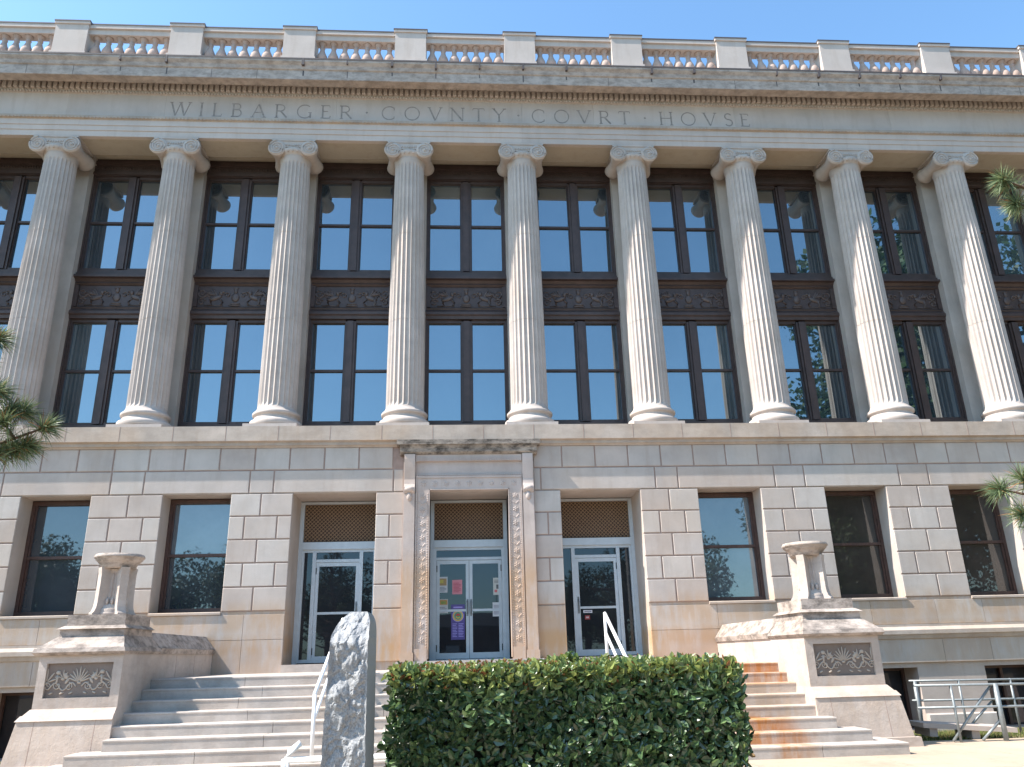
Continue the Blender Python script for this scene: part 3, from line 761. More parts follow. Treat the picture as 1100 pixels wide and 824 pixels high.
def stroke(mb, pts, w, ox, oz, sc, yf, k):
    P = [(ox+x*sc, oz+z*sc) for x, z in pts]; n = len(P); h = w*sc/2; Lf, Rt = [], []
    for i in range(n):
        a = P[max(i-1, 0)]; b = P[min(i+1, n-1)]
        if n > 2 and P[0] == P[-1] or (n > 2 and abs(P[0][0]-P[-1][0]) < 1e-6 and abs(P[0][1]-P[-1][1]) < 1e-6):
            if i in (0, n-1): a, b = P[-2], P[1]
        dx, dz = b[0]-a[0], b[1]-a[1]; l = math.hypot(dx, dz) or 1
        nx, nz = -dz/l*h, dx/l*h
        Lf.append((P[i][0]+nx, P[i][1]+nz)); Rt.append((P[i][0]-nx, P[i][1]-nz))
    y0 = yf-.0012*k; vs = [(x, y0, z) for x, z in Lf]+[(x, y0, z) for x, z in Rt]+[(x, yf+.01, z) for x, z in Lf]+[(x, yf+.01, z) for x, z in Rt]
    fs = []
    for i in range(n-1):
        fs += [(i, i+1, n+i+1, n+i), (i, 2*n+i, 2*n+i+1, i+1), (n+i, n+i+1, 3*n+i+1, 3*n+i)]
    mb.add(vs, fs, M['letter'])
def pxX(u, v=118):   # frieze abscissae measured for the word ends
    return u
WW = (-7.32, -2.74, -2.0, 1.22, 1.9, 4.53, 5.3, 7.75)
WORDS = [('WILBARGER', WW[0], WW[1]), ('COVNTY', WW[2], WW[3]), ('COVRT', WW[4], WW[5]), ('HOVSE', WW[6], WW[7])]
zb_, hgt = 14.80, .40
for word, xa_, xb_ in WORDS:
    ws = [glyph(c)[0]*hgt for c in word]; gap = ((xb_-xa_)-sum(ws))/(len(word)-1); x = xa_
    for c, w_ in zip(word, ws):
        mb = MB()
        for k, (pts, wd) in enumerate(glyph(c)[1]): stroke(mb, pts, wd, x, zb_, hgt, Y0-.002, k+1)
        mb.build('inscribed_letter', frieze, fix=False)
        x += w_+gap
for i in range(3):
    x = (WORDS[i][2]+WORDS[i+1][1])/2
    mb = MB(); s_ = .035; z = zb_+hgt*.5; mb.add([(x-s_, Y0-.003, z), (x, Y0-.003, z-s_), (x+s_, Y0-.003, z), (x, Y0-.003, z+s_)], [(0, 1, 2, 3)], M['letter']); mb.build('inscribed_dot', frieze, fix=False)

# ---- steps
YL, TR, RS, ZL = 13.8, .33, .15, 1.43
ext = [5.149]*5+[5.28, 5.62, 5.95]
mb = MB(); K = M['step']; sr = random.Random(4)
for k in range(8):
    y = YL-k*TR; z1 = ZL-k*RS; z0 = z1-RS if k < 7 else GZ-.1
    a, b = C-ext[k]+(.17 if k > 4 else 0), C+ext[k]
    
    js = [a]; x = a+sr.uniform(1.2, 2.4)
    while x < b-1: js.append(x); x += sr.uniform(1.8, 2.9)
    js.append(b)
    for i in range(len(js)-1):
        x0, x1 = js[i]+.003*(i > 0), js[i+1]-.003*(i < len(js)-2)
        nb = y+TR+.02 if k else WY+.03; dz = sr.uniform(-.002, .002)
        prof = [(y+.004, z0+.001), (y+.004, z1-.03), (y-.002, z1-.026), (y-.002, z1-.008), (y+.006, z1+dz), (nb, z1+dz), (nb, z0+.001)]
        mb.prof_x(prof, x0, x1, K)
    if k > 0 and ext[k] > 5.2: 
        for s in (-1, 1):
            a2, b2 = sorted((C+s*5.1, C+s*(ext[k]-(.17 if s < 0 else 0)))); mb.box(a2, b2, y+TR+.021, 12.35, z0, z1-.003, K) if y+TR+.021 < 12.34 else None
mb.box(C-3.77, C-2.01, WY-.1, 18.05, ZL-.02, 1.58, K); mb.box(C+2.01, C+3.77, WY-.1, 18.05, ZL-.02, 1.58, K); mb.box(C-1.5, C+1.5, WY-.14, 18.05, ZL-.02, 1.582, K)
mb.box(C-5.14, C+5.14, 12.5, 17.03, -.2, ZL-RS*5.6, K)
mb.build('entrance_steps', H)

# ---- cheek walls
def relief_mesh(wd, ht):
    mb = MB(); A = M['reliefhi']; y = 0
    def pal(cx, cz, n, r, wd=.014):
        for k in range(n):
            a = R(-70+140*k/(n-1)); l = r*(1-.25*abs(a)/1.3)
            mb.ell((cx+math.sin(a)*l*.55, y, cz+math.cos(a)*l*.55), (wd, .014, l*.5), A, a, 6, 5)
        mb.ell((cx, y, cz-.01), (.03, .016, .02), A, 0, 8, 5)
    h = ht/2
    for s in (-1, 1):
        pts = [(s*(.04+t*.012), y, -h*.35+.05*math.sin(t*.32)) for t in range(int((wd/2-.1)/.012))]
        mb.tube(pts, .011, A, 6)
        for cx, cz, rr, tn in ((.14, -h*.35, .055, 1.4), (.3, -h*.3, .06, -1.4), (.44, -h*.35, .05, 1.3)):
            p = []
            for t in range(24):
                a = math.pi/2+t/23*tn*2*math.pi; q = rr*(1-.8*t/23); p.append((s*(cx+q*math.cos(a)), y, cz+q*math.sin(a)))
            mb.tube(p, .009, A, 5)
        pal(s*.46, -h*.1, 5, .19)
        mb.tube([(s*.32, y, -h*.2), (s*.31, y, h*.3)], [.012, .02], A, 6); mb.ell((s*.31, y, h*.45), (.035, .015, .03), A)
        mb.ell((s*.31, y, h*.2), (.045, .012, .012), A)
        mb.ell((s*.2, y, h*.25), (.03, .014, .05), A, s*.6); mb.ell((s*.17, y, -h*.02), (.02, .012, .05), A, -s*.6)
        for q in (.1, .23, .38): mb.ell((s*q, y, -h*.72), (.035, .012, .013), A, s*.4, 6, 5)
    pal(0, -h*.1, 9, .21, .013); [pal(s_*.235, h*.12, 5, .12, .01) for s_ in (-1, 1)]
    return mb.mesh('relief_figure')
rel_me = relief_mesh(1.0, .48)
def cheek(s):
    lab = None
    def mx(u0, u1): return tuple(sorted((C+s*u0, C+s*u1)))
    def FR(mb, a, b, mat):  # a,b = (u0,u1,y0,y1,z)
        A = (*mx(a[0], a[1]), a[2], a[3], a[4]); B_ = (*mx(b[0], b[1]), b[2], b[3], b[4]); mb.frust(A, B_, mat)
    K, Q = M['cheek'], M['cheekcap']
    mb = MB()
    # back wall running to the facade
    FR(mb, (5.15, 6.3, 13.9, 16.99, -.1), (5.15, 6.3, 13.9, 16.99, 1.81), K)
    # die with sunk front panel: frame of four pieces around the recess
    u0, u1, y0, y1 = 5.15, 6.34, 12.6, 13.9
    p0, p1, q0, q1 = u0+.13, u1-.12, 1.225, 1.7
    FR(mb, (u0, p0, y0, y1, 1.08), (u0, p0, y0, y1, 1.81), K); FR(mb, (p1, u1, y0, y1, 1.08), (p1, u1, y0, y1, 1.81), K)
    FR(mb, (p0, p1, y0, y1, 1.08), (p0, p1, y0, y1, q0), K); FR(mb, (p0, p1, y0, y1, q1), (p0, p1, y0, y1, 1.81), K)
    # base moulding and plinth
    FR(mb, (5.13, 6.47, 12.43, 13.98, .93), (5.14, 6.43, 12.49, 13.95, 1.0), K); FR(mb, (5.14, 6.41, 12.5, 13.94, 1.0), (5.15, 6.35, 12.58, 13.91, 1.08), K)
    FR(mb, (5.13, 6.54, 12.38, 14.0, .36), (5.13, 6.45, 12.45, 13.97, .93), K); FR(mb, (5.12, 6.64, 12.3, 14.1, GZ-.2), (5.12, 6.6, 12.31, 14.05, .36), K)
    for u in (5.36, 6.2): FR(mb, (u, u+.007, 12.3785, 12.6, .365), (u, u+.007, 12.4485, 12.6, .925), M['joint'])
    for yy in (14.9, 15.9): mb.box(*mx(5.148, 5.2), yy, yy+.006, .3, 1.8, M['joint'])
    mb_ = mb.build('cheek_wall', H)
    if True:
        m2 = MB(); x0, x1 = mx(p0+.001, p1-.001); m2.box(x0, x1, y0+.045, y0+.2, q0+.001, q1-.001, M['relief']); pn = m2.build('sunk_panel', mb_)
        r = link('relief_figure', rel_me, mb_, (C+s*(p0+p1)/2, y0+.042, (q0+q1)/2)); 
    # cap, weathered mouldings
    m2 = MB()
    def layer(a, b): FR(m2, a, b, Q)
    layer((5.13, 6.39, 12.54, 13.97, 1.811), (5.1, 6.42, 12.5, 14.0, 1.85)); layer((5.1, 6.42, 12.5, 14.0, 1.851), (5.12, 6.4, 12.52, 13.99, 1.91))
    layer((5.14, 6.38, 12.54, 13.97, 1.911), (5.2, 6.26, 12.68, 13.9, 2.02)); layer((5.2, 6.26, 12.68, 13.9, 2.021), (5.24, 6.18, 12.74, 13.86, 2.08))
    layer((5.24, 6.18, 12.74, 13.86, 2.081), (5.24, 6.18, 12.74, 13.86, 2.18)); layer((5.2, 6.22, 12.70, 13.9, 2.181), (5.26, 6.14, 12.78, 13.82, 2.23))
    layer((5.27, 6.12, 12.8, 13.8, 2.231), (5.27, 6.12, 12.8, 13.8, 2.39))
    layer((5.12, 6.33, 14.0, 16.985, 1.811), (5.1, 6.35, 14.001, 16.985, 1.9)); layer((5.12, 6.33, 13.98, 16.985, 1.901), (5.24, 6.2, 13.9, 16.985, 2.07)); layer((5.24, 6.2, 13.865, 16.985, 2.071), (5.3, 6.1, 13.86, 16.985, 2.15))
    m2.build('coping', mb_)
for s in (-1, 1): cheek(s)

# ------------------------------------------------------------------ pedestals (lamp bases) on the cheek walls
def pedestal(s, label):
    x, y, z0 = C+s*5.66, 13.25, 2.39
    o = empty('stone_pedestal', (x, y, z0), label, 'pedestal', 'fluted stone pedestals flanking the steps')
    K = M['cheek']
    mb = MB(); n = 20; per = 6; vs = []; zs = [(.1, .24), (.16, .2), (.2, .185), (.62, .17), (.68, .185)]
    for z, r in zs:
        for i in range(n*per):
            q = (i % per)/per; a = 2*math.pi*i/(n*per); d = .022*math.sin(math.pi*q) if .15 < z < .65 else 0
            vs.append(((r-d)*math.cos(a), (r-d)*math.sin(a), z))
    N_ = n*per
    mb.add(vs, [(k*N_+i, k*N_+(i+1) % N_, (k+1)*N_+(i+1) % N_, (k+1)*N_+i) for k in range(len(zs)-1) for i in range(N_)], K)
    mb.lathe([(.27, 0), (.27, .04), (.25, .06), (.265, .09), (.23, .11), (.22, .14), (.19, .17)], K, 32)
    for k in range(14):
        a = 2*math.pi*k/14; mb.ell((.2*math.cos(a), .2*math.sin(a), .2), (.03, .03, .055), K, 0, 6, 5)
    mb.build('fluted_core', o)
    for k in range(4):
        a = R(45+90*k); mb = MB()
        prof = [(.39, 0), (.395, .03), (.36, .06), (.335, .12), (.325, .2), (.32, .45), (.32, .6), (.335, .7), (.13, .7), (.13, .25), (.2, .03), (.2, 0)]
        T = Matrix.Rotation(a, 4, 'Z')
        n_ = len(prof); t_ = .075
        mb.add([(r, -t_, z) for r, z in prof]+[(r, t_, z) for r, z in prof], [tuple(range(n_)), tuple(range(2*n_-1, n_-1, -1))]+[(i, i+n_, (i+1) % n_+n_, (i+1) % n_) for i in range(n_)], K, False, T)
        mb.build('leg', o)
    mb = MB(); mb.lathe([(.3, .69), (.31, .73), (.37, .79), (.41, .82), (.415, .84), (.435, .845), (.44, .87), (.425, .88), (.42, .9), (.05, .905)], M['cheekcap'], 40)
    mb.build('cap', o)
    for c_ in o.children: c_.scale = (.85, .85, 1.04)
pedestal(-1, 'fluted stone pedestal with round cap on the shaded left cheek wall of the steps')
pedestal(1, 'fluted stone pedestal with round cap on the brightly sunlit right cheek wall')

# ------------------------------------------------------------------ handrails
def handrail(x, label):
    o = empty('handrail', (x, 13.7, ZL), label, 'handrail', 'white handrails on the entrance steps')
    W = M['white']
    def p(y, z): return (0, y-13.7, z-ZL)
    # ends of the sloping rails
    yt, yb_ = 13.9, 11.55; zt, zb2 = ZL+.86, ZL-1.05+.84
    mb = MB(); mb.tube([p(yt, zt), p(yb_, zb2)], .028, W, 10); mb.build('top_rail', o)
    mb = MB(); mb.tube([p(yt, zt-.33), p(yb_, zb2-.33)], .024, W, 10); mb.build('lower_rail', o)
    for y, zz in ((yt, ZL), (yb_, .38)):
        mb = MB(); mb.tube([p(y, zz), p(y, zt if y == yt else zb2)], .026, W, 10); mb.build('post', o)
handrail(C-2.16, 'white pipe handrail on the steps behind the granite pillar'); handrail(C+2.27, 'white pipe handrail showing above the hedge in front of the right door')
def near_rail():
    o = empty('path_rail', (-1.4, 7, GZ), 'low white horizontal pipe rail running behind the granite pillar into the hedge', 'railing')
    W = M['white']; z = .9-GZ
    mb = MB(); mb.tube([(.12, .0, z+.12), (.04, 0, z+.06), (0, 0, z), (0, 0, z-.05), (.02, 0, z-.06)], .026, W, 10); mb.build('curved_end', o)
    mb = MB(); mb.tube([(0, 0, z), (3.4, 0, z)], .024, W, 10); mb.build('top_rail', o)
    for x in (0.02, 1.3, 2.6):
        mb = MB(); mb.tube([(x, 0, 0), (x, 0, z)], .022, W, 10); mb.build('post', o)
near_rail()

# ------------------------------------------------------------------ ramp railing at the right
def ramp_rail(y, x0, x1, label, posts, braces):
    o = empty('ramp_railing', (x0, y, GZ), label, 'railing', 'grey pipe railings beside the basement wall')
    K = M['galv']; 
    def gz(yy): return 0 if y < 13 else -(y-13)/3.6*.25
    z0 = gz(y)
    for nm, h in (('top_rail', .82), ('middle_rail', .5)):
        mb = MB(); mb.tube([(-.05, 0, h), (x1-x0, 0, h-.04)], .019, K, 10); mb.build(nm, o)
    for px_, r_ in posts:
        mb = MB(); mb.tube([(px_-x0, 0, z0), (px_-x0, 0, .82)], r_, K, 10); mb.build('post', o)
    for a, b, h0, h1 in braces:
        mb = MB(); mb.tube([(a-x0, .03, h0), (b-x0, .03, h1)], .02, K, 10); mb.build('brace', o)
ramp_rail(12.62, 7.05, 10.8, 'nearer grey pipe railing with thick corner post and diagonal brace', [(7.58, .02), (8.3, .04), (9.6, .024), (10.8, .024)], [(8.25, 7.48, .8, .02), (8.3, 7.95, .3, .02)])
ramp_rail(14.3, 7.9, 11.6, 'farther grey pipe railing nearest the basement wall', [(7.95, .035), (8.75, .02), (9.7, .02), (10.6, .02), (11.6, .024)], [(9.3, 8.75, .45, .0)])
mb = MB(); o = None
T = Matrix.Translation((8.05, 13.35, GZ+.16)) @ Matrix.Rotation(R(-6), 4, 'Z') @ Matrix.Rotation(R(4), 4, 'Y')
mb.box(-.72, .72, -.33, .33, -.035, .035, M['stoneC'], T)
for sx in (-.55, .1): mb.box(sx-.06, sx+.06, -.28, .28, -.16, -.036, M['stoneC'], T)
tag(mb.build('stone_slab'), 'low tan slab lying tilted under the grey pipe railing', 'slab')

# ------------------------------------------------------------------ granite pillar
def pillar():
    m, N, L, P = newmat('rough_granite')
    g = N.new('ShaderNodeNewGeometry').outputs['Position']
    c = mix(N, L, ramp(N, L, noise_n(N, L, g, 90, 4, .8), .35, .65), (.2, .205, .21), (.42, .42, .42))
    c = mix(N, L, math_n(N, L, 'MULTIPLY', ramp(N, L, noise_n(N, L, g, 9, 6), .5, .7), .2), c, (.2, .2, .21))
    L.new(c, P.inputs['Base Color']); P.inputs['Roughness'].default_value = .85
    b = N.new('ShaderNodeBump'); b.inputs['Strength'].default_value = .8; b.inputs['Distance'].default_value = .012
    L.new(noise_n(N, L, g, 35, 6, .75), b.inputs['Height']); L.new(b.outputs[0], P.inputs['Normal'])
    sm = plain('sawn_granite', (.27, .27, .265), .75, 0, .15, 60)
    mb = MB(); x0, x1, yf, yb, zb, zt = -.80, -.545, 5.0, 5.5, GZ-.05, 1.925
    nx, nz = 36, 230
    def outline(z):
        # arched, roughly hewn top
        l, r = x0+.028*max(0, (z-.9))/1, x1-.008*(z-.9)
        t = (z-1.76)/(zt-1.76)
        if t > 0: l += .085*t**2.2; r -= .03*t**4
        return l, r
    vs = []; fs = []
    for j in range(nz+1):
        z = zb+(zt-zb)*j/nz; l, r = outline(z)
        for i in range(nx+1):
            u = i/nx; x = l+(r-l)*u
            e = min(1, u*8, (1-u)*12, (nz-j)/8+.15)
            p = Vector((x*7, 1.3, z*5)); n1 = noise.noise(p); n2 = abs(noise.noise(p*2.3+Vector((3, 1, 2)))); n3 = noise.noise(p*6.5)
            vo = noise.voronoi(Vector((x*9, 2.2, z*6)))[0]; vo2 = noise.voronoi(Vector((x*24, 5.2, z*18)))[0]
            d = (.03*n1+.05*(vo[1]-vo[0])+.016*(vo2[1]-vo2[0])+.008*n3-.02)
            d += .02*math.floor(3*noise.noise(p*.9+Vector((9, 0, 4))))/3
            top = max(0, (z-1.74))*1.0
            vs.append((x+.004*n3, yf-d*e+top, z))
    W_ = nx+1
    for j in range(nz):
        for i in range(nx): fs.append((j*W_+i, j*W_+i+1, (j+1)*W_+i+1, (j+1)*W_+i))
    k0 = len(vs)
    for j in range(nz+1):
        z = zb+(zt-zb)*j/nz; l, r = outline(z); vs += [(l, yb, z), (r, yb, z)]
    mb.add(vs, fs, m, False)
    # sides, back, top share the outline
    vv = []; ff = []
    for j in range(nz+1):
        vv += [vs[j*W_], vs[k0+2*j]]
    for j in range(nz): ff.append((2*j, 2*j+1, 2*j+3, 2*j+2))
    mb.add(vv, ff, m, True)
    vv = []; ff = []
    for j in range(nz+1): vv += [vs[j*W_+nx], vs[k0+2*j+1]]
    for j in range(nz): ff.append((2*j, 2*j+2, 2*j+3, 2*j+1))
    mb.add(vv, ff, sm, True)
    mb.add([vs[k0+2*j] for j in range(nz+1)]+[vs[k0+2*j+1] for j in range(nz+1)], [(j, j+nz+1, j+nz+2, j+1) for j in range(nz)], sm)
    tp = vs[nz*W_:(nz+1)*W_]+[(vs[nz*W_+i][0], yb, zt+.001) for i in range(W_)]
    mb.add(tp, [(i, i+1, W_+i+1, W_+i) for i in range(nx)], m, True)
    o = mb.build('granite_pillar'); tag(o, 'upright rough hewn grey granite pillar with smooth sawn side left of the hedge', 'stone pillar')
pillar()

# ------------------------------------------------------------------ hedge
def hedge():
    o = empty('hedge', (.75, 6.1, GZ), 'square clipped dense green hedge with reddish new tips in front of the doors', 'hedge')
    rnd = random.Random(11)
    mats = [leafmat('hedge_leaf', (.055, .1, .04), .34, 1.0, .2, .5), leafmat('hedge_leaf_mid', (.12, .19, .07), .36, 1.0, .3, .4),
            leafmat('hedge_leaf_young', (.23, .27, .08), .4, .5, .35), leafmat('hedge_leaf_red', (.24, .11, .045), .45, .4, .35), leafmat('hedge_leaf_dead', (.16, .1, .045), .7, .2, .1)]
    x0, x1, y0, y1, z0, z1 = -.455, 1.9, 5.62, 6.75, GZ, 1.545
    def wob(x, y, z): return .07*noise.noise(Vector((x*2.1, y*2.1, z*2.1)))+.045*noise.noise(Vector((x*7, y*7, z*7)))
    V = []; F = []; MI = []
    def leaf_(p, n, L_, mi):
        # n outward; leaf axis mostly along surface, tilted up/out
        t = Vector((rnd.uniform(-1, 1), rnd.uniform(-1, 1), rnd.uniform(-.5, 1.2)))
        ax = (t-n*t.dot(n)*.6+n*rnd.uniform(-.1, .7)).normalized()
        sd_ = ax.cross(n+Vector((rnd.uniform(-.6, .6), rnd.uniform(-.6, .6), rnd.uniform(-.3, .6)))).normalized()
        up = sd_.cross(ax).normalized()
        if up.dot(n) < 0: up = -up
        w_ = L_*rnd.uniform(.22, .3); k = len(V)
        V.extend([p, p+ax*L_*.35+sd_*w_+up*.006, p+ax*L_*.75+sd_*w_*.75+up*.004, p+ax*L_-up*L_*.08, p+ax*L_*.75-sd_*w_*.75+up*.004, p+ax*L_*.35-sd_*w_+up*.006, p+ax*L_*.5-up*.006])
        F.append((k, k+1, k+2, k+3, k+6)); F.append((k, k+6, k+3, k+4, k+5)); MI.extend([mi, mi])
    def add_face(cnt, fn, n, depth):
        for _ in range(cnt):
            p = fn(); d = abs(rnd.gauss(0, depth)); 
            q = p-n*(d)+n*wob(*p)
            h = (q.z-z1)
            if noise.noise(Vector((p.x*4.5+9, p.y*4.5, p.z*4.5))) < -.3 and rnd.random() < .45: continue
            pr = rnd.random()
            tip = (h > -.05-.1*rnd.random() or rnd.random() < .02)
            if tip: mi = 2 if pr < .5 else (3 if pr < .62 else 1)
            else:
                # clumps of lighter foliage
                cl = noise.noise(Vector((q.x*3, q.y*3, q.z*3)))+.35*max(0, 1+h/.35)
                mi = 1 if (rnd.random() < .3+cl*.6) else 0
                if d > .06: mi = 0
                if rnd.random() < .006: mi = 4
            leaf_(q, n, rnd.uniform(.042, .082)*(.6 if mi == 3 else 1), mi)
    U = rnd.uniform
    add_face(11500, lambda: Vector((U(x0, x1), y0, U(z0, z1))), Vector((0, -1, 0)), .05)
    add_face(7500, lambda: Vector((U(x0, x1), U(y0, y1), z1)), Vector((0, 0, 1)), .04)
    add_face(4200, lambda: Vector((x0, U(y0, y1), U(z0, z1))), Vector((-1, 0, 0)), .05)
    add_face(4200, lambda: Vector((x1, U(y0, y1), U(z0, z1))), Vector((1, 0, 0)), .05)
    add_face(4000, lambda: Vector((U(x0, x1), y1, U(z0, z1))), Vector((0, 1, 0)), .05)
    # upright shoots on the top
    for _ in range(620):
        x, y = U(x0, x1), U(y0, y1); hh = U(.02, .1)
        for k in range(4): leaf_(Vector((x, y, z1-.02+hh*k/4)), Vector((U(-1, 1), U(-1, 1), 1)).normalized(), U(.025, .045), rnd.choice((2, 2, 3, 3, 1)))
    off = Vector((.75, 6.1, GZ))
    me = bpy.data.meshes.new('foliage'); me.from_pydata([tuple(v-off) for v in V], [], F)
    for m_ in mats: me.materials.append(m_)
    me.polygons.foreach_set('material_index', MI); me.update(); link('foliage', me, o)
    mb = MB(); tw = plain('hedge_twigs_dark_core', (.03, .028, .016), .95)
    for _ in range(260):
        bx_, by_ = U(x0+.15, x1-.15)-.75, U(y0+.15, y1-.15)-6.1
        mb.tube([(bx_, by_, 0), (bx_+U(-.04, .04), by_+U(-.04, .04), .6), (bx_+U(-.1, .1), by_+U(-.1, .1), 1.22)], [.012, .009, .004], tw, 5)
    mb.box(x0+.13-.75, x1-.13-.75, y0+.14-6.1, y1-.14-6.1, .1, z1-.12-GZ, tw)  # solid dark box, stands in for the shade inside the foliage
    mb.build('branches_dark_core', o)
hedge()

# ------------------------------------------------------------------ notices on the glass
def notice(name, x0, x1, z0, z1, base, marks, label, y=18.052):
    mb = MB(); mb.box(x0, x1, y-.002, y, z0, z1, plain(name+'_paper', base, .7, 0, .04, 20))
    for i, (a, b, c, d, colr) in enumerate(marks):
        w_, h_ = x1-x0, z1-z0
        mb.box(x0+a*w_, x0+b*w_, y-.0032-.0002*i, y-.0021, z0+c*h_, z0+d*h_, plain(name+'_ink%d' % i, colr, .7, 0, .3, 40))
    tag(mb.build(name), label, 'notice')
txt = lambda c, z0, z1, n: [(.12, .88 if k % 3 else .7, z0+(z1-z0)*k/n, z0+(z1-z0)*(k+.45)/n, c) for k in range(n)]
yG = 18.052
notice('flyer', -.50, -.28, 3.0, 3.34, (.55, .58, .6), [(.1, .9, .45, .9, (.35, .25, .12)), (.2, .6, .6, .8, (.5, .45, .1))]+txt((.15, .2, .25), .08, .4, 4), 'pale flyer with brown picture, upper left on the double doors')
notice('flyer', -.49, -.27, 2.56, 2.86, (.5, .52, .5), [(.05, .95, .6, .95, (.45, .25, .08)), (.3, .8, .65, .85, (.25, .3, .08))]+txt((.2, .2, .25), .08, .5, 4), 'flyer with orange picture just below the upper left flyer on the double doors')
notice('pink_sheet', -.175, .045, 2.96, 3.27, (.62, .25, .29), txt((.4, .08, .12), .15, .85, 7), 'pink sheet of paper on the left leaf of the double doors')
notice('notice_sheet', .735, .93, 2.93, 3.3, (.55, .55, .5), [(.35, .75, .35, .6, (.12, .12, .12)), (.15, .45, .15, .3, (.6, .15, .15))]+txt((.2, .2, .2), .7, .92, 3), 'pale notice with a dark sketch, upper right on the double doors')
notice('notice_sheet', .715, .92, 2.47, 2.77, (.62, .62, .62), txt((.25, .25, .3), .15, .85, 8), 'white notice under the sketched one, right leaf of the double doors')
mb = MB(); pur = plain('purple_poster', (.1, .075, .26), .6); gold = plain('poster_gold', (.6, .42, .08), .6); grn = plain('poster_green', (.08, .3, .14), .6); red = plain('poster_red', (.5, .06, .06), .6); lil = plain('poster_lilac', (.38, .32, .7), .6)
mb.box(-.2, .1, yG-.003, yG-.001, 2.0, 2.74, pur)
def ring(cx, cz, r0, r1, y, m_, a0=0, a1=360):
    n = 28; vs = []
    for i in range(n+1):
        a = R(a0+(a1-a0)*i/n); vs += [(cx+r0*math.cos(a), y, cz+r0*math.sin(a)), (cx+r1*math.cos(a), y, cz+r1*math.sin(a))]
    mb.add(vs, [(2*i, 2*i+1, 2*i+3, 2*i+2) for i in range(n)], m_)
ring(-.05, 2.5, 0, .125, yG-.0042, lil); ring(-.05, 2.5, .085, .115, yG-.0052, gold); ring(-.05, 2.5, 0, .08, yG-.0052, grn); ring(-.05, 2.5, .0, .05, yG-.0062, red, 0, 180); ring(-.05, 2.5, .03, .06, yG-.0068, gold, 200, 330)
for k in range(9):
    for a, b in ((-.17, -.07), (-.04, .07)): mb.box(a, b-.02*(k % 3 == 1), yG-.0045, yG-.003, 2.06+k*.033, 2.074+k*.033, lil)
mb.box(-.15, .05, yG-.0045, yG-.003, 2.665, 2.695, lil)
tag(mb.build('purple_poster'), 'tall purple poster with a round gold and green emblem on the left door leaf', 'poster')
notice('door_sticker', C+2.89-.36, C+2.89-.16, 2.5, 2.56, (.65, .65, .68), [(.1, .9, .3, .7, (.2, .2, .25))], 'small white sticker beside the handle of the right entrance door')
notice('red_sticker', C+2.89-.33, C+2.89-.22, 2.36, 2.45, (.3, .05, .05), [(.2, .8, .3, .7, (.5, .4, .4))], 'small dark red sticker under the white one on the right entrance door')

# ------------------------------------------------------------------ pines
NB = [leafmat('pine_needle', (.1, .15, .075), .45, .4, .2), leafmat('pine_needle_pale', (.24, .29, .14), .45, .4, .25), leafmat('pine_needle_dry', (.3, .15, .06), .6, .3, .2)]
def pine(loc, hgt, label, targets, seed, ok):
    rnd = random.Random(seed); o = empty('pine_tree', loc, label, 'tree', 'pine trees at the edges of the photo'); Lc = Vector(loc)
    bark = plain('pine_bark', (.12, .075, .05), .95, 0, .4, 14, .6)
    mb = MB(); n = 10
    mb.tube([(.08*math.sin(i*1.3), .06*math.cos(i*1.7), hgt*i/n) for i in range(n+1)], [.16*(1-.88*i/n) for i in range(n+1)], bark, 12); mb.build('trunk', o)
    V = []; F = []; MI = []; br = MB()
    def needles(p, d, cnt, L_, spread):
        d = d.normalized()
        for _ in range(cnt):
            r_ = Vector((rnd.gauss(0, 1), rnd.gauss(0, 1), rnd.gauss(0, 1))).normalized()
            a = (d*rnd.uniform(.2, 1.0)+r_*spread).normalized(); l = L_*rnd.uniform(.7, 1.1)
            s_ = a.cross(Vector((rnd.uniform(-1, 1), rnd.uniform(-1, 1), rnd.uniform(-1, 1)))).normalized()*.0016
            k = len(V); b_ = p-d*rnd.uniform(0, .05); g_ = Vector((0, 0, -.012))
            V.extend([b_-s_, b_+s_, b_+a*l*.6+s_*.9, b_+a*l*.6-s_*.9, b_+a*l+g_]); F.append((k, k+1, k+2, k+3)); F.append((k+3, k+2, k+4)); mi = rnd.choices((0, 1, 2), (5, 4, .8))[0]; MI.extend([mi, mi])
    def limb(a, tip, dense):
        a, tip = Vector(a), Vector(tip); m_ = (a+tip)/2+Vector((0, 0, -.12)); 
        pts = [a*(1-t)**2+m_*2*t*(1-t)+tip*t*t for t in [i/8 for i in range(9)]]
        br.tube(pts, [.035*(1-.85*i/8) for i in range(9)], bark, 6); dr = (pts[-1]-pts[-2]).normalized()
        needles(tip, dr, 260 if dense else 60, .12, .75)
        L_ = (tip-a).length
        for i in range(3 if dense else 6):
            t = .5+.45*rnd.random() if not dense else .78+.16*i/2
            p = a*(1-t)**2+m_*2*t*(1-t)+tip*t*t; q = p+(dr+Vector((rnd.gauss(0, .5), rnd.gauss(0, .5), rnd.uniform(0, .6)))).normalized()*(.13 if dense else .3)
            br.tube([p, q], [.009, .005], bark, 5); needles(q, q-p, 190 if dense else 60, .12, .75); needles((p+q)/2, q-p, 40, .11, .9)
    for a, tip in targets: limb(Vector(a)-Lc, Vector(tip)-Lc, True)
    cnt = 0
    while cnt < 85:
        h = rnd.uniform(1.6, hgt-.1); a = rnd.uniform(0, 6.283); rr = (1-(h/hgt)**1.3)*2.0*rnd.uniform(.6, 1)+.15
        tip = Vector((math.cos(a)*rr, math.sin(a)*rr, h+rr*.2)); cnt += 1
        if not ok(tip+Lc): continue
        limb((0, 0, h-.15), tip, False)
    me = bpy.data.meshes.new('crown'); me.from_pydata([tuple(v) for v in V], [], F)
    for m_ in NB: me.materials.append(m_)
    me.polygons.foreach_set('material_index', MI); me.update(); link('crown', me, o); br.build('branch', o)
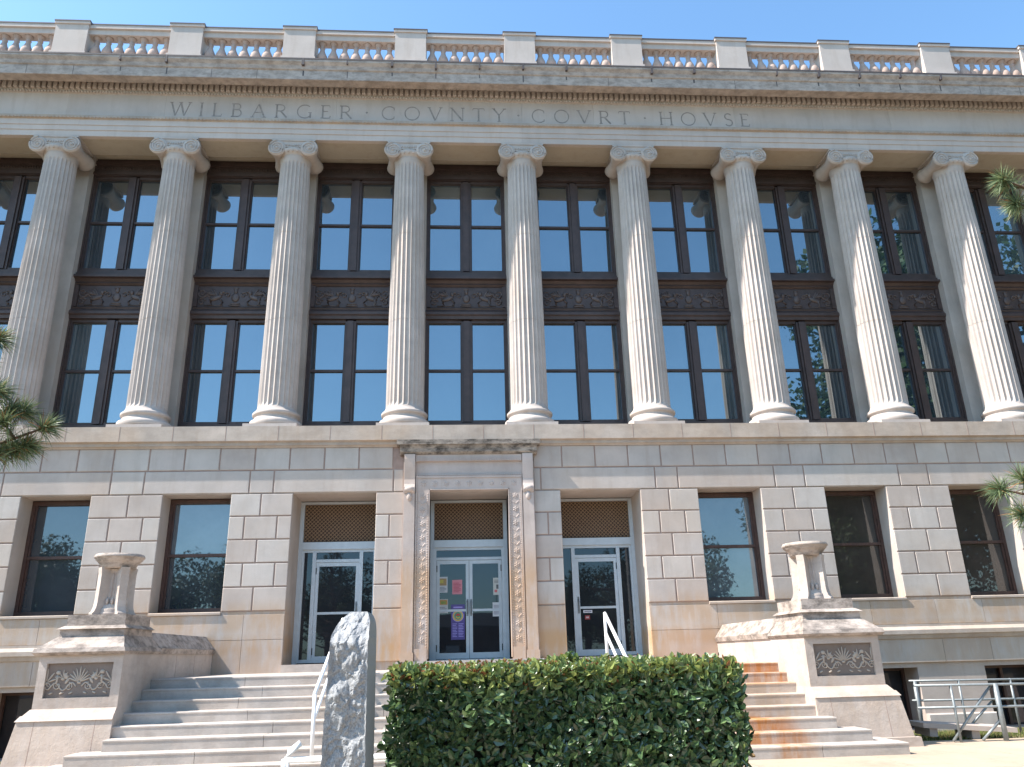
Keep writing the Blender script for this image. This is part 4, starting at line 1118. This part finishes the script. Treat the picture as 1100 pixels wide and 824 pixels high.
pine((-4.9, 4.6, GZ), 5.4, 'pine tree whose long needled branch reaches in at the left edge, by the left columns',
     [((-4.9, 4.6, 2.2), (-2.1, 4.0, 2.80)), ((-4.9, 4.6, 2.8), (-2.42, 4.0, 3.28)), ((-4.9, 4.6, 2.0), (-2.3, 4.1, 2.70)), ((-4.9, 4.6, 2.3), (-2.22, 4.0, 2.88)), ((-4.9, 4.6, 2.4), (-2.34, 3.95, 2.98)), ((-4.9, 4.6, 2.1), (-2.2, 4.05, 2.72)), ((-4.9, 4.6, 2.7), (-2.47, 4.0, 3.16))], 1, lambda t: t.x < -.80*t.y-.35-.12*max(0, t.z-2) )
pine((6.4, 4.6, GZ), 6.4, 'pine tree whose two needled branch tips reach in at the right edge',
     [((6.4, 4.6, 3.9), (3.36, 4.0, 4.36)), ((6.4, 4.6, 4.0), (3.44, 4.05, 4.22)), ((6.4, 4.6, 2.1), (2.88, 4.0, 2.42)), ((6.4, 4.6, 2.0), (3.05, 4.1, 2.3))], 2, lambda t: t.x > .83*t.y+.5+.12*max(0, t.z-2))

# ------------------------------------------------------------------ across the street (seen in the glass)
def leafy_mesh(rx, rz, n, seed, ls, lms):
    rnd = random.Random(seed); V = []; F = []; MI = []
    cl = []
    for _ in range(26):
        d = Vector((rnd.gauss(0, 1), rnd.gauss(0, 1), rnd.gauss(0, 1))).normalized(); q = rnd.uniform(.35, .95)
        cl.append((Vector((d.x*rx*q, d.y*rx*q, d.z*rz*q)), rnd.uniform(.27, .46)*rx))
    for _ in range(n):
        c, r_ = rnd.choice(cl); d = Vector((rnd.gauss(0, 1), rnd.gauss(0, 1), rnd.gauss(0, 1))).normalized()
        p = c+d*r_*rnd.uniform(.55, 1.05); a = Vector((rnd.gauss(0, 1), rnd.gauss(0, 1), rnd.gauss(0, 1))).normalized(); b = a.cross(d+a*.3).normalized(); s_ = ls*rnd.uniform(.6, 1.2); k = len(V)
        V.extend([p, p+a*s_*.5+b*s_*.35, p+a*s_, p+a*s_*.5-b*s_*.35]); F.append((k, k+1, k+2, k+3)); MI.append(rnd.choice((0, 0, 1)))
    me = bpy.data.meshes.new('crown'); me.from_pydata([tuple(v) for v in V], [], F)
    for m_ in lms: me.materials.append(m_)
    me.polygons.foreach_set('material_index', MI); me.update(); return me
lms = [leafmat('street_leaf', (.035, .065, .02), .5, .3, .2), leafmat('street_leaf_light', (.06, .1, .03), .5, .3, .25)]
crA = leafy_mesh(4.2, 3.2, 15000, 21, .28, lms); crB = leafy_mesh(7.5, 7.0, 42000, 22, .34, lms)
bk = plain('street_bark', (.1, .075, .055), .95, 0, .3, 8)
def street_tree(x, y, h, big, sc, label):
    o = empty('shade_tree', (x, y, GZ-.05), label, 'tree', 'trees across the street'); cz = h-(7*sc if big else 3.2*sc)
    mb = MB(); mb.tube([(0, 0, 0), (.1, .05, cz*.6), (0, 0, cz)], [.3*sc+.05, .24*sc, .14], bk, 10)
    for k in range(5):
        a = k*1.3; mb.tube([(0, 0, cz*.7), (math.cos(a)*1.1, math.sin(a)*1.1, cz*.7+1.2), (math.cos(a)*2*sc, math.sin(a)*2*sc, cz+1)], [.12, .08, .04], bk, 6)
    mb.build('trunk', o); c = link('crown', crB if big else crA, o, (0, 0, cz)); c.scale = (sc, sc, sc); c.rotation_euler.z = x
TL = [(-30, -24, 9.4, 0, 1.1), (-22, -26, 8.6, 0, 1.0), (-14.5, -24, 9.2, 0, 1.05), (-8.5, -26, 7.6, 0, .9), (9.5, -26, 7.2, 0, .85), (16, -24, 8.8, 0, 1.0)]
desc = ['far left shade tree reflected in the leftmost ground floor window', 'round green shade tree across the street, second from the left', 'broad green shade tree reflected in the left entrance glass', 'smaller green tree next to the low brown building across the street',
        'low green tree at the right end of the brown building across the street', 'green shade tree reflected in the first window right of the doors']
for t, d in zip(TL, desc): street_tree(t[0], t[1], t[2], t[3], t[4], d)
street_tree(27.5, -3, 25.5, 1, 1.35, 'very tall dark tree reflected in the right hand upper windows')
street_tree(24, -12, 13, 1, .85, 'middle sized dark tree beside the tallest one, reflected in the right hand ground windows')
def shop():
    o = empty('brown_shop_building', (1, -32, GZ), 'low brown building with striped wall and dark roof reflected in the double doors', 'building')
    wl = plain('shop_brick', (.2, .08, .05), .9); st = plain('shop_stripe', (.035, .02, .018), .8); rf = plain('shop_roof', (.03, .028, .03), .8); wh = plain('shop_window_white', (.6, .63, .68), .4)
    mb = MB(); mb.box(-6, 6, -6, 0, 0, 3.6, wl); 
    for k in range(40): mb.box(-6+k*.3, -5.87+k*.3, .002, .03, 1.6, 3.55, st)
    mb.build('wall', o)
    mb = MB(); mb.prof_x([(.6, 3.6), (.6, 3.75), (-3, 5.0), (-6.4, 3.75), (-6.4, 3.6)], -6.5, 6.5, rf); mb.build('roof', o)
    for x in (-4.6, -2.2, 3.0):
        mb = MB(); mb.box(x, x+1.2, .04, .08, .9, 2.4, wh); mb.build('window', o)
    mb = MB(); mb.tube([(2.2, -3, 4.9), (2.0, -3, 7.6)], .03, st, 6); mb.build('aerial', o)
shop()
